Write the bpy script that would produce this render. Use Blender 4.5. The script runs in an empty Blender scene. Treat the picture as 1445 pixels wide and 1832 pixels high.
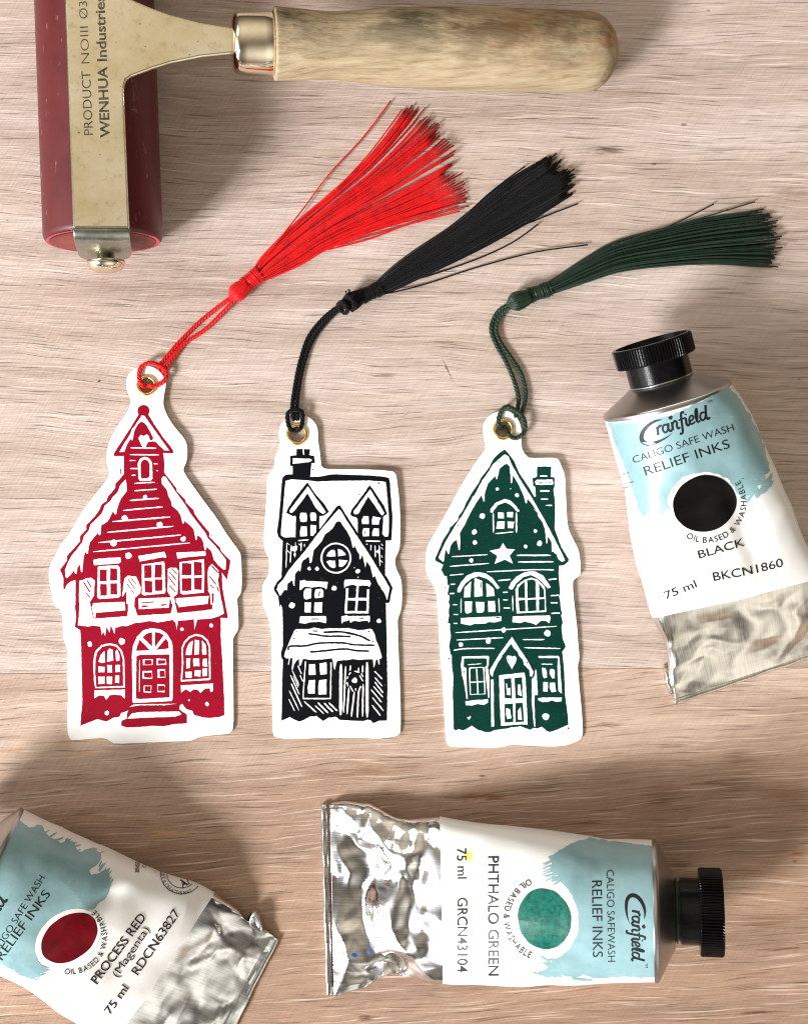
import bpy, bmesh, math, random
from mathutils import Vector, Matrix, noise
from mathutils.bvhtree import BVHTree
from mathutils.geometry import tessellate_polygon

random.seed(7)
scene = bpy.context.scene
COL = scene.collection

# ------------------------------------------------------------------ camera, room light, exposure
S = 0.00016           # metres on the table top for one pixel of the photograph
H = 0.365             # camera height above the table top
CX, CY = 722.5, 916.0

def P(px, py, z=0.0):
    k = (H - z) / H
    return Vector(((px - CX) * S * k, (CY - py) * S * k, z))

cam = bpy.data.cameras.new("camera")
cam_ob = bpy.data.objects.new("camera", cam)
COL.objects.link(cam_ob)
cam_ob.location = (0, 0, H)
cam.sensor_fit = 'VERTICAL'
cam.sensor_height = 24.0
cam.lens = 12.0 / (CY * S / H)
cam.clip_start = 0.01
cam.clip_end = 50
scene.camera = cam_ob

KEY_DIR = Vector((-0.766, -0.643, 0.66)).normalized()    # towards the window
world = bpy.data.worlds.new("World")
scene.world = world
world.use_nodes = True
wn, wl = world.node_tree.nodes, world.node_tree.links
wn.clear()
w_out = wn.new("ShaderNodeOutputWorld")
w_bg = wn.new("ShaderNodeBackground")
w_tc = wn.new("ShaderNodeTexCoord")
w_nrm = wn.new("ShaderNodeVectorMath"); w_nrm.operation = 'NORMALIZE'
wl.new(w_tc.outputs['Generated'], w_nrm.inputs[0])
def lobe(direction, power, col, prev):
    """light coming from one side of the room: a window side, a lit wall"""
    d = wn.new("ShaderNodeVectorMath"); d.operation = 'DOT_PRODUCT'
    d.inputs[1].default_value = Vector(direction).normalized()
    wl.new(w_nrm.outputs[0], d.inputs[0])
    mx = wn.new("ShaderNodeMath"); mx.operation = 'MAXIMUM'; mx.inputs[1].default_value = 0.0
    wl.new(d.outputs['Value'], mx.inputs[0])
    pw = wn.new("ShaderNodeMath"); pw.operation = 'POWER'; pw.inputs[1].default_value = power
    wl.new(mx.outputs[0], pw.inputs[0])
    sc = wn.new("ShaderNodeVectorMath"); sc.operation = 'SCALE'; sc.inputs[0].default_value = col
    wl.new(pw.outputs[0], sc.inputs['Scale'])
    ad = wn.new("ShaderNodeVectorMath"); ad.operation = 'ADD'
    wl.new(sc.outputs[0], ad.inputs[0])
    if prev is None: ad.inputs[1].default_value = (0.048, 0.036, 0.027)      # the dim rest of the room
    else: wl.new(prev, ad.inputs[1])
    return ad.outputs[0]
w_c = lobe((-0.89, -0.38, 0.24), 10.0, (3.3, 3.3, 3.35), None)         # windows on one side
w_c = lobe((0.0, 0.50, 0.85), 4.5, (0.80, 0.70, 0.55), w_c)         # pale ceiling
w_c = lobe((0.42, -0.78, 0.42), 9.0, (1.25, 1.18, 1.04), w_c)          # cream wall behind the photographer
wl.new(w_c, w_bg.inputs[0])
wl.new(w_bg.outputs[0], w_out.inputs[0])
w_bg.inputs[1].default_value = 1.0

def area(name, loc, target, size, size_y, power, color):
    li = bpy.data.lights.new(name, 'AREA')
    li.shape = 'RECTANGLE'; li.size = size; li.size_y = size_y
    li.energy = power; li.color = color
    ob = bpy.data.objects.new(name, li)
    COL.objects.link(ob)
    ob.location = loc
    ob.rotation_euler = (Vector(target) - Vector(loc)).to_track_quat('-Z', 'Y').to_euler()
    return ob

area("window_light", KEY_DIR * 2.0, (0, 0.02, 0), 0.50, 0.44, 58.0, (0.985, 0.985, 1.0))
area("added_fill_light", (-0.75, 0.55, 0.75), (0, 0.05, 0), 0.55, 0.5, 1.6, (0.97, 0.98, 1.0))  # fill lamp added at upper left to brighten the upper table

vs = scene.view_settings
vs.view_transform = 'Standard'
vs.look = 'None'
vs.exposure = 0.12
vs.gamma = 1.0
vs.use_curve_mapping = False
scene.cycles.filter_width = 1.15

# ------------------------------------------------------------------ helpers
def world_base(o):
    v = Vector((0, 0, 0))
    while o is not None:
        v += o.location
        o = o.parent
    return v

def thing(name, label, cat, loc, group=None):
    o = bpy.data.objects.new(name, None)
    o.empty_display_size = 0.01
    COL.objects.link(o)
    o.location = loc
    o["label"] = label; o["category"] = cat
    if group: o["group"] = group
    return o

def mesh(name, verts, faces, mats, parent=None, smooth=True, mat_idx=None, uvs=None):
    base = world_base(parent)
    me = bpy.data.meshes.new(name)
    me.from_pydata([tuple(Vector(v) - base) for v in verts], [], faces)
    if not isinstance(mats, (list, tuple)): mats = [mats]
    for mt in mats: me.materials.append(mt)
    if mat_idx: me.polygons.foreach_set("material_index", mat_idx)
    me.polygons.foreach_set("use_smooth", [smooth] * len(me.polygons))
    if uvs:
        lay = me.uv_layers.new(name="UVMap")
        for lp in me.loops: lay.data[lp.index].uv = uvs[lp.vertex_index]
    me.update()
    o = bpy.data.objects.new(name, me)
    COL.objects.link(o)
    o.parent = parent
    return o

def bevel(o, w, seg=2, ang=0.6):
    b = o.modifiers.new("bevel", 'BEVEL')
    b.width = w; b.segments = seg; b.limit_method = 'ANGLE'; b.angle_limit = ang

def catmull(pts, n):
    """resample control points (tuples of equal length) to n points along a Catmull-Rom spline"""
    out = []
    K = len(pts) - 1
    for i in range(n):
        t = i / (n - 1) * K
        k = min(int(t), K - 1); f = t - k
        p0 = pts[max(k - 1, 0)]; p1 = pts[k]; p2 = pts[k + 1]; p3 = pts[min(k + 2, K)]
        out.append(tuple(0.5 * ((2 * b) + (-a + c) * f + (2 * a - 5 * b + 4 * c - d) * f * f
                   + (-a + 3 * b - 3 * c + d) * f ** 3) for a, b, c, d in zip(p0, p1, p2, p3)))
    return out

def frames(path):
    """tangent, side and up vectors along a path, by parallel transport"""
    n = len(path); res = []
    up = Vector((0, 0, 1))
    for i in range(n):
        t = (path[min(i + 1, n - 1)] - path[max(i - 1, 0)])
        t = t.normalized() if t.length > 1e-9 else Vector((1, 0, 0))
        s = t.cross(up)
        if s.length < 1e-6: s = t.cross(Vector((0, 1, 0)))
        s.normalize(); up = s.cross(t).normalized()
        res.append((t, s, up))
    return res

def tube_geo(path, rad, sides, V, F, cap=True, UV=None):
    fr = frames(path); b = len(V); n = len(path)
    for i, p in enumerate(path):
        r = rad(i / (n - 1)) if callable(rad) else rad
        t, s, u = fr[i]
        if i: run += (p - path[i - 1]).length
        else: run = 0.0
        for k in range(sides):
            a = 2 * math.pi * k / sides
            V.append(p + s * (r * math.cos(a)) + u * (r * math.sin(a)))
            if UV is not None: UV.append((k / sides, run))
    for i in range(n - 1):
        for k in range(sides):
            k2 = (k + 1) % sides
            F.append((b + i * sides + k, b + i * sides + k2, b + (i + 1) * sides + k2, b + (i + 1) * sides + k))
    if cap:
        F.append(tuple(b + k for k in range(sides))[::-1])
        F.append(tuple(b + (n - 1) * sides + k for k in range(sides)))

def lathe(origin, axis, prof, n, V, F, side=None, rmod=None, closed_ends=(True, True)):
    """profile [(axial, radius)] about an axis"""
    ax = axis.normalized()
    sd = (side if side else Vector((0, 0, 1)).cross(ax)).normalized()
    up = ax.cross(sd).normalized()
    b = len(V)
    for j, (a, r) in enumerate(prof):
        for k in range(n):
            th = 2 * math.pi * k / n
            rr = r * (rmod(j, th) if rmod else 1)
            V.append(origin + ax * a + sd * (rr * math.cos(th)) + up * (rr * math.sin(th)))
    for j in range(len(prof) - 1):
        for k in range(n):
            k2 = (k + 1) % n
            F.append((b + j * n + k, b + j * n + k2, b + (j + 1) * n + k2, b + (j + 1) * n + k))
    if closed_ends[0]: F.append(tuple(b + k for k in range(n))[::-1])
    if closed_ends[1]: F.append(tuple(b + (len(prof) - 1) * n + k for k in range(n)))

# ------------------------------------------------------------------ node helpers
class NT:
    def __init__(self, name):
        self.m = bpy.data.materials.new(name); self.m.use_nodes = True
        self.t = self.m.node_tree; self.n = self.t.nodes; self.l = self.t.links
        self.b = self.n["Principled BSDF"]
    def set(self, **kw):
        for k, v in kw.items():
            self.b.inputs[k.replace('_', ' ')].default_value = v
        return self
    def link(self, a, b): self.l.new(a, b)
    def coord(self, kind='Object'):
        return self.n.new("ShaderNodeTexCoord").outputs[kind]
    def mapping(self, src, scale=(1, 1, 1), rot=(0, 0, 0), loc=(0, 0, 0)):
        if any(rot) and scale != (1, 1, 1): src = self.mapping(src, rot=rot); rot = (0, 0, 0)
        mp = self.n.new("ShaderNodeMapping")
        mp.inputs['Scale'].default_value = scale; mp.inputs['Rotation'].default_value = rot
        mp.inputs['Location'].default_value = loc
        self.link(src, mp.inputs[0]); return mp.outputs[0]
    def noise(self, vec, scale, detail=3, rough=0.55, dist=0.0, out='Fac'):
        nd = self.n.new("ShaderNodeTexNoise")
        nd.inputs['Scale'].default_value = scale; nd.inputs['Detail'].default_value = detail
        nd.inputs['Roughness'].default_value = rough; nd.inputs['Distortion'].default_value = dist
        self.link(vec, nd.inputs['Vector']); return nd.outputs[out]
    def ramp(self, fac, stops, interp='LINEAR'):
        r = self.n.new("ShaderNodeValToRGB"); r.color_ramp.interpolation = interp
        el = r.color_ramp.elements
        while len(el) > 1: el.remove(el[0])
        for i, (p, c) in enumerate(stops):
            if not isinstance(c, tuple): c = (c, c, c)
            x = el[0] if i == 0 else el.new(p)
            x.position = p; x.color = (*c, 1)
        self.link(fac, r.inputs[0]); return r.outputs[0]
    def mix(self, fac, a, b, mode='MIX'):
        x = self.n.new("ShaderNodeMix"); x.data_type = 'RGBA'; x.blend_type = mode
        for s, v in ((0, fac), (6, a), (7, b)):
            if isinstance(v, (int, float)): x.inputs[s].default_value = v
            elif isinstance(v, tuple): x.inputs[s].default_value = (*v, 1)
            else: self.link(v, x.inputs[s])
        return x.outputs[2]
    def math(self, op, a, b=None, clamp=False):
        x = self.n.new("ShaderNodeMath"); x.operation = op; x.use_clamp = clamp
        for s, v in ((0, a), (1, b)):
            if v is None: continue
            if isinstance(v, (int, float)): x.inputs[s].default_value = v
            else: self.link(v, x.inputs[s])
        return x.outputs[0]
    def bump(self, height, strength, dist):
        b = self.n.new("ShaderNodeBump")
        b.inputs['Strength'].default_value = strength; b.inputs['Distance'].default_value = dist
        self.link(height, b.inputs['Height']); self.link(b.outputs[0], self.b.inputs['Normal'])
    def color(self, c): self.link(c, self.b.inputs['Base Color'])
    def rough(self, r): self.link(r, self.b.inputs['Roughness'])

def srgb(r, g, b):
    f = lambda v: (v / 255 / 12.92) if v / 255 <= 0.04045 else ((v / 255 + 0.055) / 1.055) ** 2.4
    return (f(r), f(g), f(b))

# ------------------------------------------------------------------ materials
def wood_board(name, light, mid, dark, streak, slope, seed, pore, stains, falloff=None):
    w = NT(name)
    co = w.coord()
    warp = w.noise(w.mapping(co, (11, 30, 1), loc=(seed, seed, 0)), 1.0, 3, 0.55, out='Color')
    wv = w.n.new("ShaderNodeVectorMath"); wv.operation = 'MULTIPLY_ADD'
    w.link(warp, wv.inputs[0]); wv.inputs[1].default_value = (0.004, 0.011, 0); w.link(co, wv.inputs[2])
    base = w.mapping(wv.outputs[0], rot=(0, 0, math.radians(slope)), loc=(seed * .37, seed * .71, 0))
    broad = w.noise(w.mapping(base, (7, 85, 1)), 1.0, 5, 0.65)
    grain = w.noise(w.mapping(base, (34, 1050, 1)), 1.0, 4, 0.68, 0.15)
    fine = w.noise(w.mapping(base, (150, 2700, 1)), 1.0, 2, 0.6)
    lines = w.noise(w.mapping(base, (44, 1500, 1), loc=(3, 9, 0)), 1.0, 2, 0.5, 0.1)
    pores = w.noise(w.mapping(base, (52, 1800, 1), loc=(1, 5, 0)), 1.0, 2, 0.5, 0.1)
    cross = w.noise(w.mapping(co, (140, 1900, 1), rot=(0, 0, math.radians(-58))), 1.0, 2, 0.6)
    blot = w.noise(w.mapping(co, (17, 24, 1), loc=(seed, 2, 0)), 1.0, 3, 0.55)
    c = w.ramp(broad, [(0.28, dark), (0.5, mid), (0.70, light)])
    if falloff:                                                    # light fading towards the lower edge, painted into the board colour
        y0, y1, dim_tone = falloff
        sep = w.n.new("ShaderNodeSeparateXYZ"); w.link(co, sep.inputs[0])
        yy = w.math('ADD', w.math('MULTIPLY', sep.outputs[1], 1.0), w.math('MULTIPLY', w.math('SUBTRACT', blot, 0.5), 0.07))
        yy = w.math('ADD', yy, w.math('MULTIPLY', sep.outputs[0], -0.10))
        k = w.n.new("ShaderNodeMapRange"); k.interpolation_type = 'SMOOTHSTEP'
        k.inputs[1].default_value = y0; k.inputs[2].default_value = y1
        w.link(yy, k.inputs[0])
        c = w.mix(k.outputs[0], c, w.ramp(broad, [(0.28, tuple(x * 0.72 for x in dim_tone)), (0.5, dim_tone), (0.70, tuple(x * 1.25 for x in dim_tone))]))
    c = w.mix(w.math('MULTIPLY', w.ramp(blot, [(0.40, 0.0), (0.68, 1.0)]), 0.28), c, streak)
    g = w.ramp(grain, [(0.30, 0.84), (0.50, 1.0), (0.70, 1.11)])
    c = w.mix(1.0, c, g, 'MULTIPLY')
    c = w.mix(1.0, c, w.ramp(fine, [(0.30, 0.88), (0.68, 1.08)]), 'MULTIPLY')
    c = w.mix(1.0, c, w.ramp(cross, [(0.30, 0.93), (0.70, 1.09)]), 'MULTIPLY')
    c = w.mix(w.ramp(lines, [(0.57, 0.0), (0.69, 0.55)]), c, tuple(min(0.92, x * 1.24) for x in light))
    c = w.mix(w.ramp(pores, [(0.625, 0.0), (0.70, pore)]), c, tuple(x * 0.40 for x in dark))
    spots = w.noise(w.mapping(co, (420, 700, 1), loc=(seed, 0, 0)), 1.0, 1, 0.4)
    c = w.mix(w.ramp(spots, [(0.80, 0.0), (0.84, 0.6)]), c, tuple(x * 0.4 for x in dark))
    # worn or gouged places with a shape of their own: (px, py, length, height, tilt, colour, amount)
    rag = w.noise(w.mapping(base, (150, 3200, 1)), 1.0, 3, 0.75)
    for (sx, sy, ln, ht, tilt, col, amt) in stains:
        p = P(sx, sy)
        gr = w.n.new("ShaderNodeTexGradient"); gr.gradient_type = 'SPHERICAL'
        mp = w.n.new("ShaderNodeMapping"); mp.vector_type = 'TEXTURE'
        mp.inputs['Location'].default_value = (p.x, p.y, 0)
        mp.inputs['Rotation'].default_value = (0, 0, math.radians(tilt))
        mp.inputs['Scale'].default_value = (ln * S, ht * S, 1)
        w.link(co, mp.inputs[0]); w.link(mp.outputs[0], gr.inputs[0])
        f = w.math('ADD', gr.outputs['Fac'], w.math('MULTIPLY', w.math('SUBTRACT', rag, 0.5), 3.0))
        f = w.ramp(f, [(0.30, 0.0), (0.75, amt)])
        f = w.math('MULTIPLY', f, w.ramp(gr.outputs['Fac'], [(0.0, 0.0), (0.25, 1.0)]))
        c = w.mix(f, c, col)
    w.color(c)
    hgt = w.math('ADD', grain, w.math('MULTIPLY', fine, 0.5))
    hgt = w.math('ADD', hgt, w.math('MULTIPLY', w.ramp(lines, [(0.58, 0.0), (0.70, 1.0)]), 0.45))
    hgt = w.math('SUBTRACT', hgt, w.math('MULTIPLY', w.ramp(pores, [(0.60, 0.0), (0.70, 1.0)]), 0.9))
    hgt = w.math('ADD', hgt, w.math('MULTIPLY', cross, 0.25))
    w.bump(hgt, 0.8, 0.00022)
    w.rough(w.ramp(grain, [(0.3, 0.62), (0.7, 0.42)]))
    w.set(Specular_IOR_Level=0.3)
    return w.m

def plain(name, col, rough=0.5, metal=0.0, spec=0.5, var=0.0, scale=300, bump=0.0, bscale=900, bdist=0.0002, **kw):
    w = NT(name)
    co = w.coord()
    if var:
        n = w.noise(co, scale, 4, 0.6)
        w.color(w.mix(w.ramp(n, [(0.3, 0.0), (0.7, 1.0)]), tuple(x * (1 - var) for x in col), tuple(min(1, x * (1 + var)) for x in col)))
    else:
        w.b.inputs['Base Color'].default_value = (*col, 1)
    if bump: w.bump(w.noise(co, bscale, 3, 0.6), bump, bdist)
    w.set(Roughness=rough, Metallic=metal, Specular_IOR_Level=spec, **kw)
    return w.m

M = {}
M['card'] = plain("card", (0.90, 0.90, 0.89), 0.75, spec=0.2, bump=0.05, bscale=2500)
def ink(name, col, deep):
    w = NT(name); co = w.coord()
    n = w.noise(co, 1500, 4, 0.75); b = w.noise(co, 75, 3, 0.6)
    c = w.mix(w.ramp(n, [(0.32, 0.0), (0.70, 1.0)]), deep, col)
    c = w.mix(w.math('MULTIPLY', w.ramp(b, [(0.35, 0.0), (0.65, 1.0)]), 0.75), c, deep)
    thin = w.math('ADD', w.noise(co, 1250, 2, 0.6), w.math('MULTIPLY', w.math('SUBTRACT', b, 0.5), 0.35))
    c = w.mix(w.ramp(thin, [(0.70, 0.0), (0.78, 0.40)]), c, tuple(min(1, x * 2.2 + 0.10) for x in col))
    w.color(c)
    w.bump(n, 0.15, 0.0001)
    w.set(Roughness=0.6, Specular_IOR_Level=0.10)
    return w.m
M['ink_red'] = ink("ink_red", srgb(166, 0, 42), srgb(136, 0, 28))
M['ink_black'] = ink("ink_black", srgb(8, 11, 19), srgb(2, 4, 8))
M['ink_green'] = ink("ink_green", srgb(2, 68, 55), srgb(0, 44, 36))
M['brass'] = plain("brass_eyelet", (0.82, 0.58, 0.22), 0.18, 1.0, var=0.12, scale=500)
M['nickel'] = plain("nickel", (0.86, 0.77, 0.60), 0.10, 1.0, var=0.08, scale=200)
def thread_mat(name, col, spec, rough, hi):
    w = NT(name)
    uv = w.n.new("ShaderNodeUVMap"); uv.uv_map = "UVMap"
    sp = w.n.new("ShaderNodeSeparateXYZ"); w.link(uv.outputs[0], sp.inputs[0])
    ph = w.math('ADD', w.math('MULTIPLY', sp.outputs[0], 6.2832), w.math('MULTIPLY', sp.outputs[1], 6.2832 / 0.0008))
    tw = w.math('ADD', w.math('MULTIPLY', w.math('SINE', ph), 0.5), 0.5)
    n = w.noise(w.coord(), 420, 3, 0.6)
    c = w.mix(w.ramp(n, [(0.3, 0.0), (0.7, 1.0)]), tuple(x * 0.70 for x in col), tuple(min(1, x * hi) for x in col))
    c = w.mix(1.0, c, w.ramp(tw, [(0.0, 0.92), (0.6, 1.02)]), 'MULTIPLY')
    w.color(c)
    w.bump(w.math('ADD', tw, w.noise(w.coord(), 6000, 2, 0.6)), 0.12, 0.0002)
    w.set(Roughness=rough, Specular_IOR_Level=spec)
    w.b.inputs['Sheen Weight'].default_value = 0.12
    return w.m
M['thread_red'] = thread_mat("thread_red", srgb(228, 0, 8), 0.28, 0.40, 1.25)
M['thread_black'] = thread_mat("thread_black", srgb(5, 5, 7), 0.10, 0.5, 1.5)
M['thread_green'] = thread_mat("thread_green", srgb(10, 41, 23), 0.34, 0.38, 1.5)
M['cap'] = plain("cap_plastic", (0.0035, 0.0035, 0.004), 0.2, spec=0.2, var=0.5, scale=900, bump=0.15, bscale=2500)
M['print_black'] = plain("print_black", (0.010, 0.010, 0.013), 0.45, spec=0.3)
def label_mat():
    w = NT("tube_label"); co = w.coord()
    n = w.noise(co, 45, 4, 0.6); d = w.noise(co, 260, 3, 0.6)
    c = w.mix(w.ramp(n, [(0.45, 0.0), (0.8, 0.35)]), (0.88, 0.875, 0.85), (0.80, 0.775, 0.71))
    c = w.mix(w.ramp(d, [(0.72, 0.0), (0.80, 0.25)]), c, (0.45, 0.40, 0.34))
    w.color(c)
    w.bump(w.noise(co, 130, 3, 0.6), 0.12, 0.0008)
    w.set(Roughness=0.30, Specular_IOR_Level=0.5)
    return w.m
M['label'] = label_mat()
def teal_mat():
    w = NT("teal_print"); co = w.coord()
    n = w.noise(co, 70, 5, 0.65)
    w.color(w.mix(w.ramp(n, [(0.30, 0.0), (0.72, 1.0)]), srgb(120, 156, 160), srgb(154, 190, 196)))
    w.bump(w.noise(co, 130, 3, 0.6), 0.12, 0.0008)
    w.set(Roughness=0.30, Specular_IOR_Level=0.5)
    return w.m
M['teal'] = teal_mat()
def foil_mat(name, tint, rough, sx, sy, rot):
    w = NT(name); co = w.coord()
    br = w.noise(w.mapping(co, (sx, sy, 40), rot=(0, 0, rot)), 1.0, 4, 0.7)
    sm = w.noise(co, 90, 3, 0.6)
    c = w.mix(w.ramp(br, [(0.35, 0.0), (0.65, 1.0)]), tuple(x * 0.74 for x in tint), tint)
    c = w.mix(w.ramp(sm, [(0.56, 0.0), (0.70, 0.6)]), c, tuple(x * 0.38 for x in tint))
    w.color(c)
    w.rough(w.ramp(br, [(0.3, rough * 0.75), (0.7, rough * 1.5)]))
    w.bump(br, 0.10, 0.0001)
    w.set(Metallic=1.0)
    return w.m
def swatch(name, a, b, scale, rough=0.3, spec=0.4):
    w = NT(name); co = w.coord()
    n = w.noise(co, scale, 5, 0.7)
    w.color(w.mix(w.ramp(n, [(0.36, 0.0), (0.66, 1.0)]), a, b))
    w.bump(w.noise(co, 2200, 2, 0.6), 0.25, 0.0001)
    w.set(Roughness=rough, Specular_IOR_Level=spec)
    return w.m
M['sw_black'] = swatch("swatch_black", (0.0025, 0.0025, 0.0025), (0.005, 0.0045, 0.004), 200, 0.2, 0.16)
M['sw_green'] = swatch("swatch_green", srgb(0, 78, 66), srgb(20, 120, 104), 900, 0.35, 0.3)
M['sw_red'] = swatch("swatch_red", srgb(88, 0, 12), srgb(112, 1, 18), 260, 0.3, 0.2)
def handle_mat():
    w = NT("handle_wood"); co = w.coord()
    st = w.mapping(co, (60, 700, 700))
    g = w.noise(st, 1.0, 5, 0.7, 0.3)
    c = w.ramp(g, [(0.25, srgb(134, 116, 90)), (0.5, srgb(186, 166, 134)), (0.75, srgb(208, 192, 164))])
    d = w.noise(w.mapping(co, (55, 120, 120), loc=(2, 1, 0)), 1.0, 5, 0.65)
    sep = w.n.new("ShaderNodeSeparateXYZ"); w.link(co, sep.inputs[0])
    yk = w.ramp(w.math('ADD', w.math('MULTIPLY', sep.outputs[1], 55), 0.92), [(0.25, 0.0), (0.85, 1.0)])
    c = w.mix(w.math('MULTIPLY', w.ramp(d, [(0.38, 0.0), (0.58, 1.0)]), w.math('ADD', w.math('MULTIPLY', yk, 0.80), 0.15)), c, srgb(98, 90, 70))
    xk = w.ramp(w.math('ADD', w.math('MULTIPLY', sep.outputs[0], 8), -0.20), [(0.50, 0.0), (0.72, 1.0)])
    o = w.noise(w.mapping(co, (48, 130, 130), loc=(5, 3, 0)), 1.0, 4, 0.6)
    c = w.mix(w.math('MULTIPLY', w.math('MULTIPLY', w.ramp(o, [(0.40, 0.0), (0.62, 0.45)]), xk), yk), c, srgb(142, 88, 36))
    k = w.noise(w.mapping(co, (110, 240, 240), loc=(8, 3, 1)), 1.0, 2, 0.5)
    c = w.mix(w.ramp(k, [(0.70, 0.0), (0.78, 0.7)]), c, srgb(72, 64, 50))
    pk = w.noise(w.mapping(co, (130, 220, 220), loc=(1, 7, 4)), 1.0, 2, 0.5)
    c = w.mix(w.ramp(pk, [(0.70, 0.0), (0.80, 0.5)]), c, srgb(222, 142, 116))
    w.color(c)
    w.bump(w.noise(w.mapping(co, (120, 1300, 1300)), 1.0, 4, 0.7), 0.5, 0.0004)
    w.set(Roughness=0.8, Specular_IOR_Level=0.15)
    return w.m
M['handle'] = handle_mat()
def frame_mat():
    w = NT("plated_steel"); co = w.coord()
    n = w.noise(co, 55, 4, 0.6); g = w.noise(co, 420, 4, 0.7); sp = w.noise(co, 900, 2, 0.5)
    c = w.mix(w.ramp(n, [(0.35, 0.0), (0.7, 1.0)]), (0.70, 0.61, 0.40), (0.86, 0.82, 0.68))
    c = w.mix(w.ramp(g, [(0.56, 0.0), (0.72, 0.38)]), c, (0.38, 0.31, 0.18))
    c = w.mix(w.ramp(sp, [(0.73, 0.0), (0.78, 0.85)]), c, (0.10, 0.08, 0.05))
    w.color(c)
    w.rough(w.ramp(g, [(0.3, 0.12), (0.7, 0.28)]))
    w.bump(g, 0.10, 0.0002)
    w.set(Metallic=1.0)
    return w.m
M['frame'] = frame_mat()
M['stamp'] = plain("stamped_lettering", (0.11, 0.10, 0.075), 0.5, 0.5, var=0.7, scale=700)
M['tarnish'] = plain("tarnished_steel", (0.34, 0.36, 0.31), 0.26, 1.0, var=0.35, scale=180)
def rubber_mat():
    w = NT("roller_rubber"); co = w.coord()
    n = w.noise(co, 60, 4, 0.6); sp = w.noise(w.mapping(co, (1, .35, 1)), 520, 3, 0.6)
    c = w.mix(w.ramp(n, [(0.3, 0.0), (0.7, 1.0)]), srgb(78, 10, 14), srgb(96, 18, 22))
    c = w.mix(w.ramp(sp, [(0.64, 0.0), (0.74, 0.5)]), c, srgb(196, 130, 128))
    w.color(c)
    w.rough(w.ramp(n, [(0.3, 0.36), (0.7, 0.52)]))
    w.set(Specular_IOR_Level=0.5)
    return w.m
M['rubber'] = rubber_mat()
M['rubber_end'] = plain("roller_end", srgb(120, 48, 46), 0.6, var=0.25, scale=250)
M['rubber_lip'] = plain("roller_lip", srgb(190, 70, 84), 0.6, var=0.2, scale=300)
# ------------------------------------------------------------------ table top: two boards
BROWN, DKBR, PALE = srgb(122, 84, 50), srgb(92, 62, 40), srgb(226, 204, 176)
table = thing("tabletop", "whitewashed oak table top of two boards with fine horizontal grain", "table", (0, 0, 0))
del table["category"]
table["kind"] = "structure"
up_stains = [(1085, 268, 60, 12, 2, DKBR, 0.75), (1170, 293, 9, 4, 0, DKBR, 0.8), (1222, 223, 9, 4, 10, DKBR, 0.6),
             (800, 661, 34, 2.6, -64, DKBR, 0.8), (700, 836, 70, 9, 0, BROWN, 0.6), (790, 612, 40, 4, 3, BROWN, 0.5),
             (690, 672, 34, 5, 0, DKBR, 0.5), (1120, 165, 80, 14, -2, BROWN, 0.35), (1420, 345, 60, 16, -6, BROWN, 0.4),
             (178, 682, 5, 3, 40, DKBR, 0.9), (725, 742, 22, 2, 38, BROWN, 0.5), (1335, 672, 40, 12, 0, BROWN, 0.3)]
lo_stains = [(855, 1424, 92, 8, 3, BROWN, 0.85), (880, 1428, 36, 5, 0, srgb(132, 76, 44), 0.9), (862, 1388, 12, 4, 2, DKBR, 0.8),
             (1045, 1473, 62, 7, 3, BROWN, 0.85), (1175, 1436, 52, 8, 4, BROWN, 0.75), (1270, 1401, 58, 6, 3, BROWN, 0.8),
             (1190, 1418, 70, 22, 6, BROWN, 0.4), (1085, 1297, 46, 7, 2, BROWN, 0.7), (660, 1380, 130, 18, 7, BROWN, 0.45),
             (300, 1491, 62, 8, -2, srgb(200, 160, 112), 0.8), (150, 1350, 60, 6, 2, srgb(206, 168, 120), 0.7),
             (20, 1342, 40, 6, 2, srgb(186, 140, 92), 0.7), (1285, 1480, 50, 5, 4, DKBR, 0.6), (1425, 1527, 26, 6, 5, srgb(156, 84, 52), 0.8),
             (1215, 1547, 34, 7, 1, BROWN, 0.8), (1395, 1698, 70, 5, 4, DKBR, 0.7), (1350, 1812, 60, 5, 4, DKBR, 0.8),
             (1370, 1650, 90, 22, 5, BROWN, 0.45), (655, 1822, 22, 9, 5, DKBR, 0.8), (960, 1765, 40, 6, 2, DKBR, 0.6),
             (1405, 1420, 60, 24, 4, BROWN, 0.4), (560, 1340, 60, 10, 6, srgb(196, 160, 116), 0.5), (1420, 1540, 9, 6, 0, DKBR, 0.8),
             (100, 1330, 120, 26, 4, srgb(204, 172, 130), 0.35), (480, 1700, 70, 30, 6, BROWN, 0.3)]
M['board_up'] = wood_board("upper_board", srgb(214, 198, 189), srgb(196, 177, 165), srgb(168, 147, 134), srgb(188, 162, 141), 1.8, 3.0, 0.52, up_stains)
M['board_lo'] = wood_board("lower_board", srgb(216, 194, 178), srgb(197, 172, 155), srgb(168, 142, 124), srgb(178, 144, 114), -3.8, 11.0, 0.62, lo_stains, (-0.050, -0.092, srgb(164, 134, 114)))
def board(y0a, y0b, y1a, y1b, mat):
    """a plank between two slightly sloping edges, given at x=-0.6 and x=0.6"""
    X = 0.6; T = -0.022; e = 0.0005
    vs_ = [(-X, y0a, T), (X, y0b, T), (X, y1b, T), (-X, y1a, T), (-X, y0a, 0), (X, y0b, 0), (X, y1b, 0), (-X, y1a, 0)]
    o = mesh("plank", vs_, [(3, 2, 1, 0), (4, 5, 6, 7), (0, 1, 5, 4), (1, 2, 6, 5), (2, 3, 7, 6), (3, 0, 4, 7)], mat, table, smooth=False)
    bevel(o, 0.00014, 2)
    return o
seam_y = (CY - 1193) * S
g = 0.00004
board(seam_y + g - 0.006, seam_y + g + 0.004, 0.55, 0.55, M['board_up'])
board(-0.55, -0.55, seam_y - g - 0.006, seam_y - g + 0.004, M['board_lo'])

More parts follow.
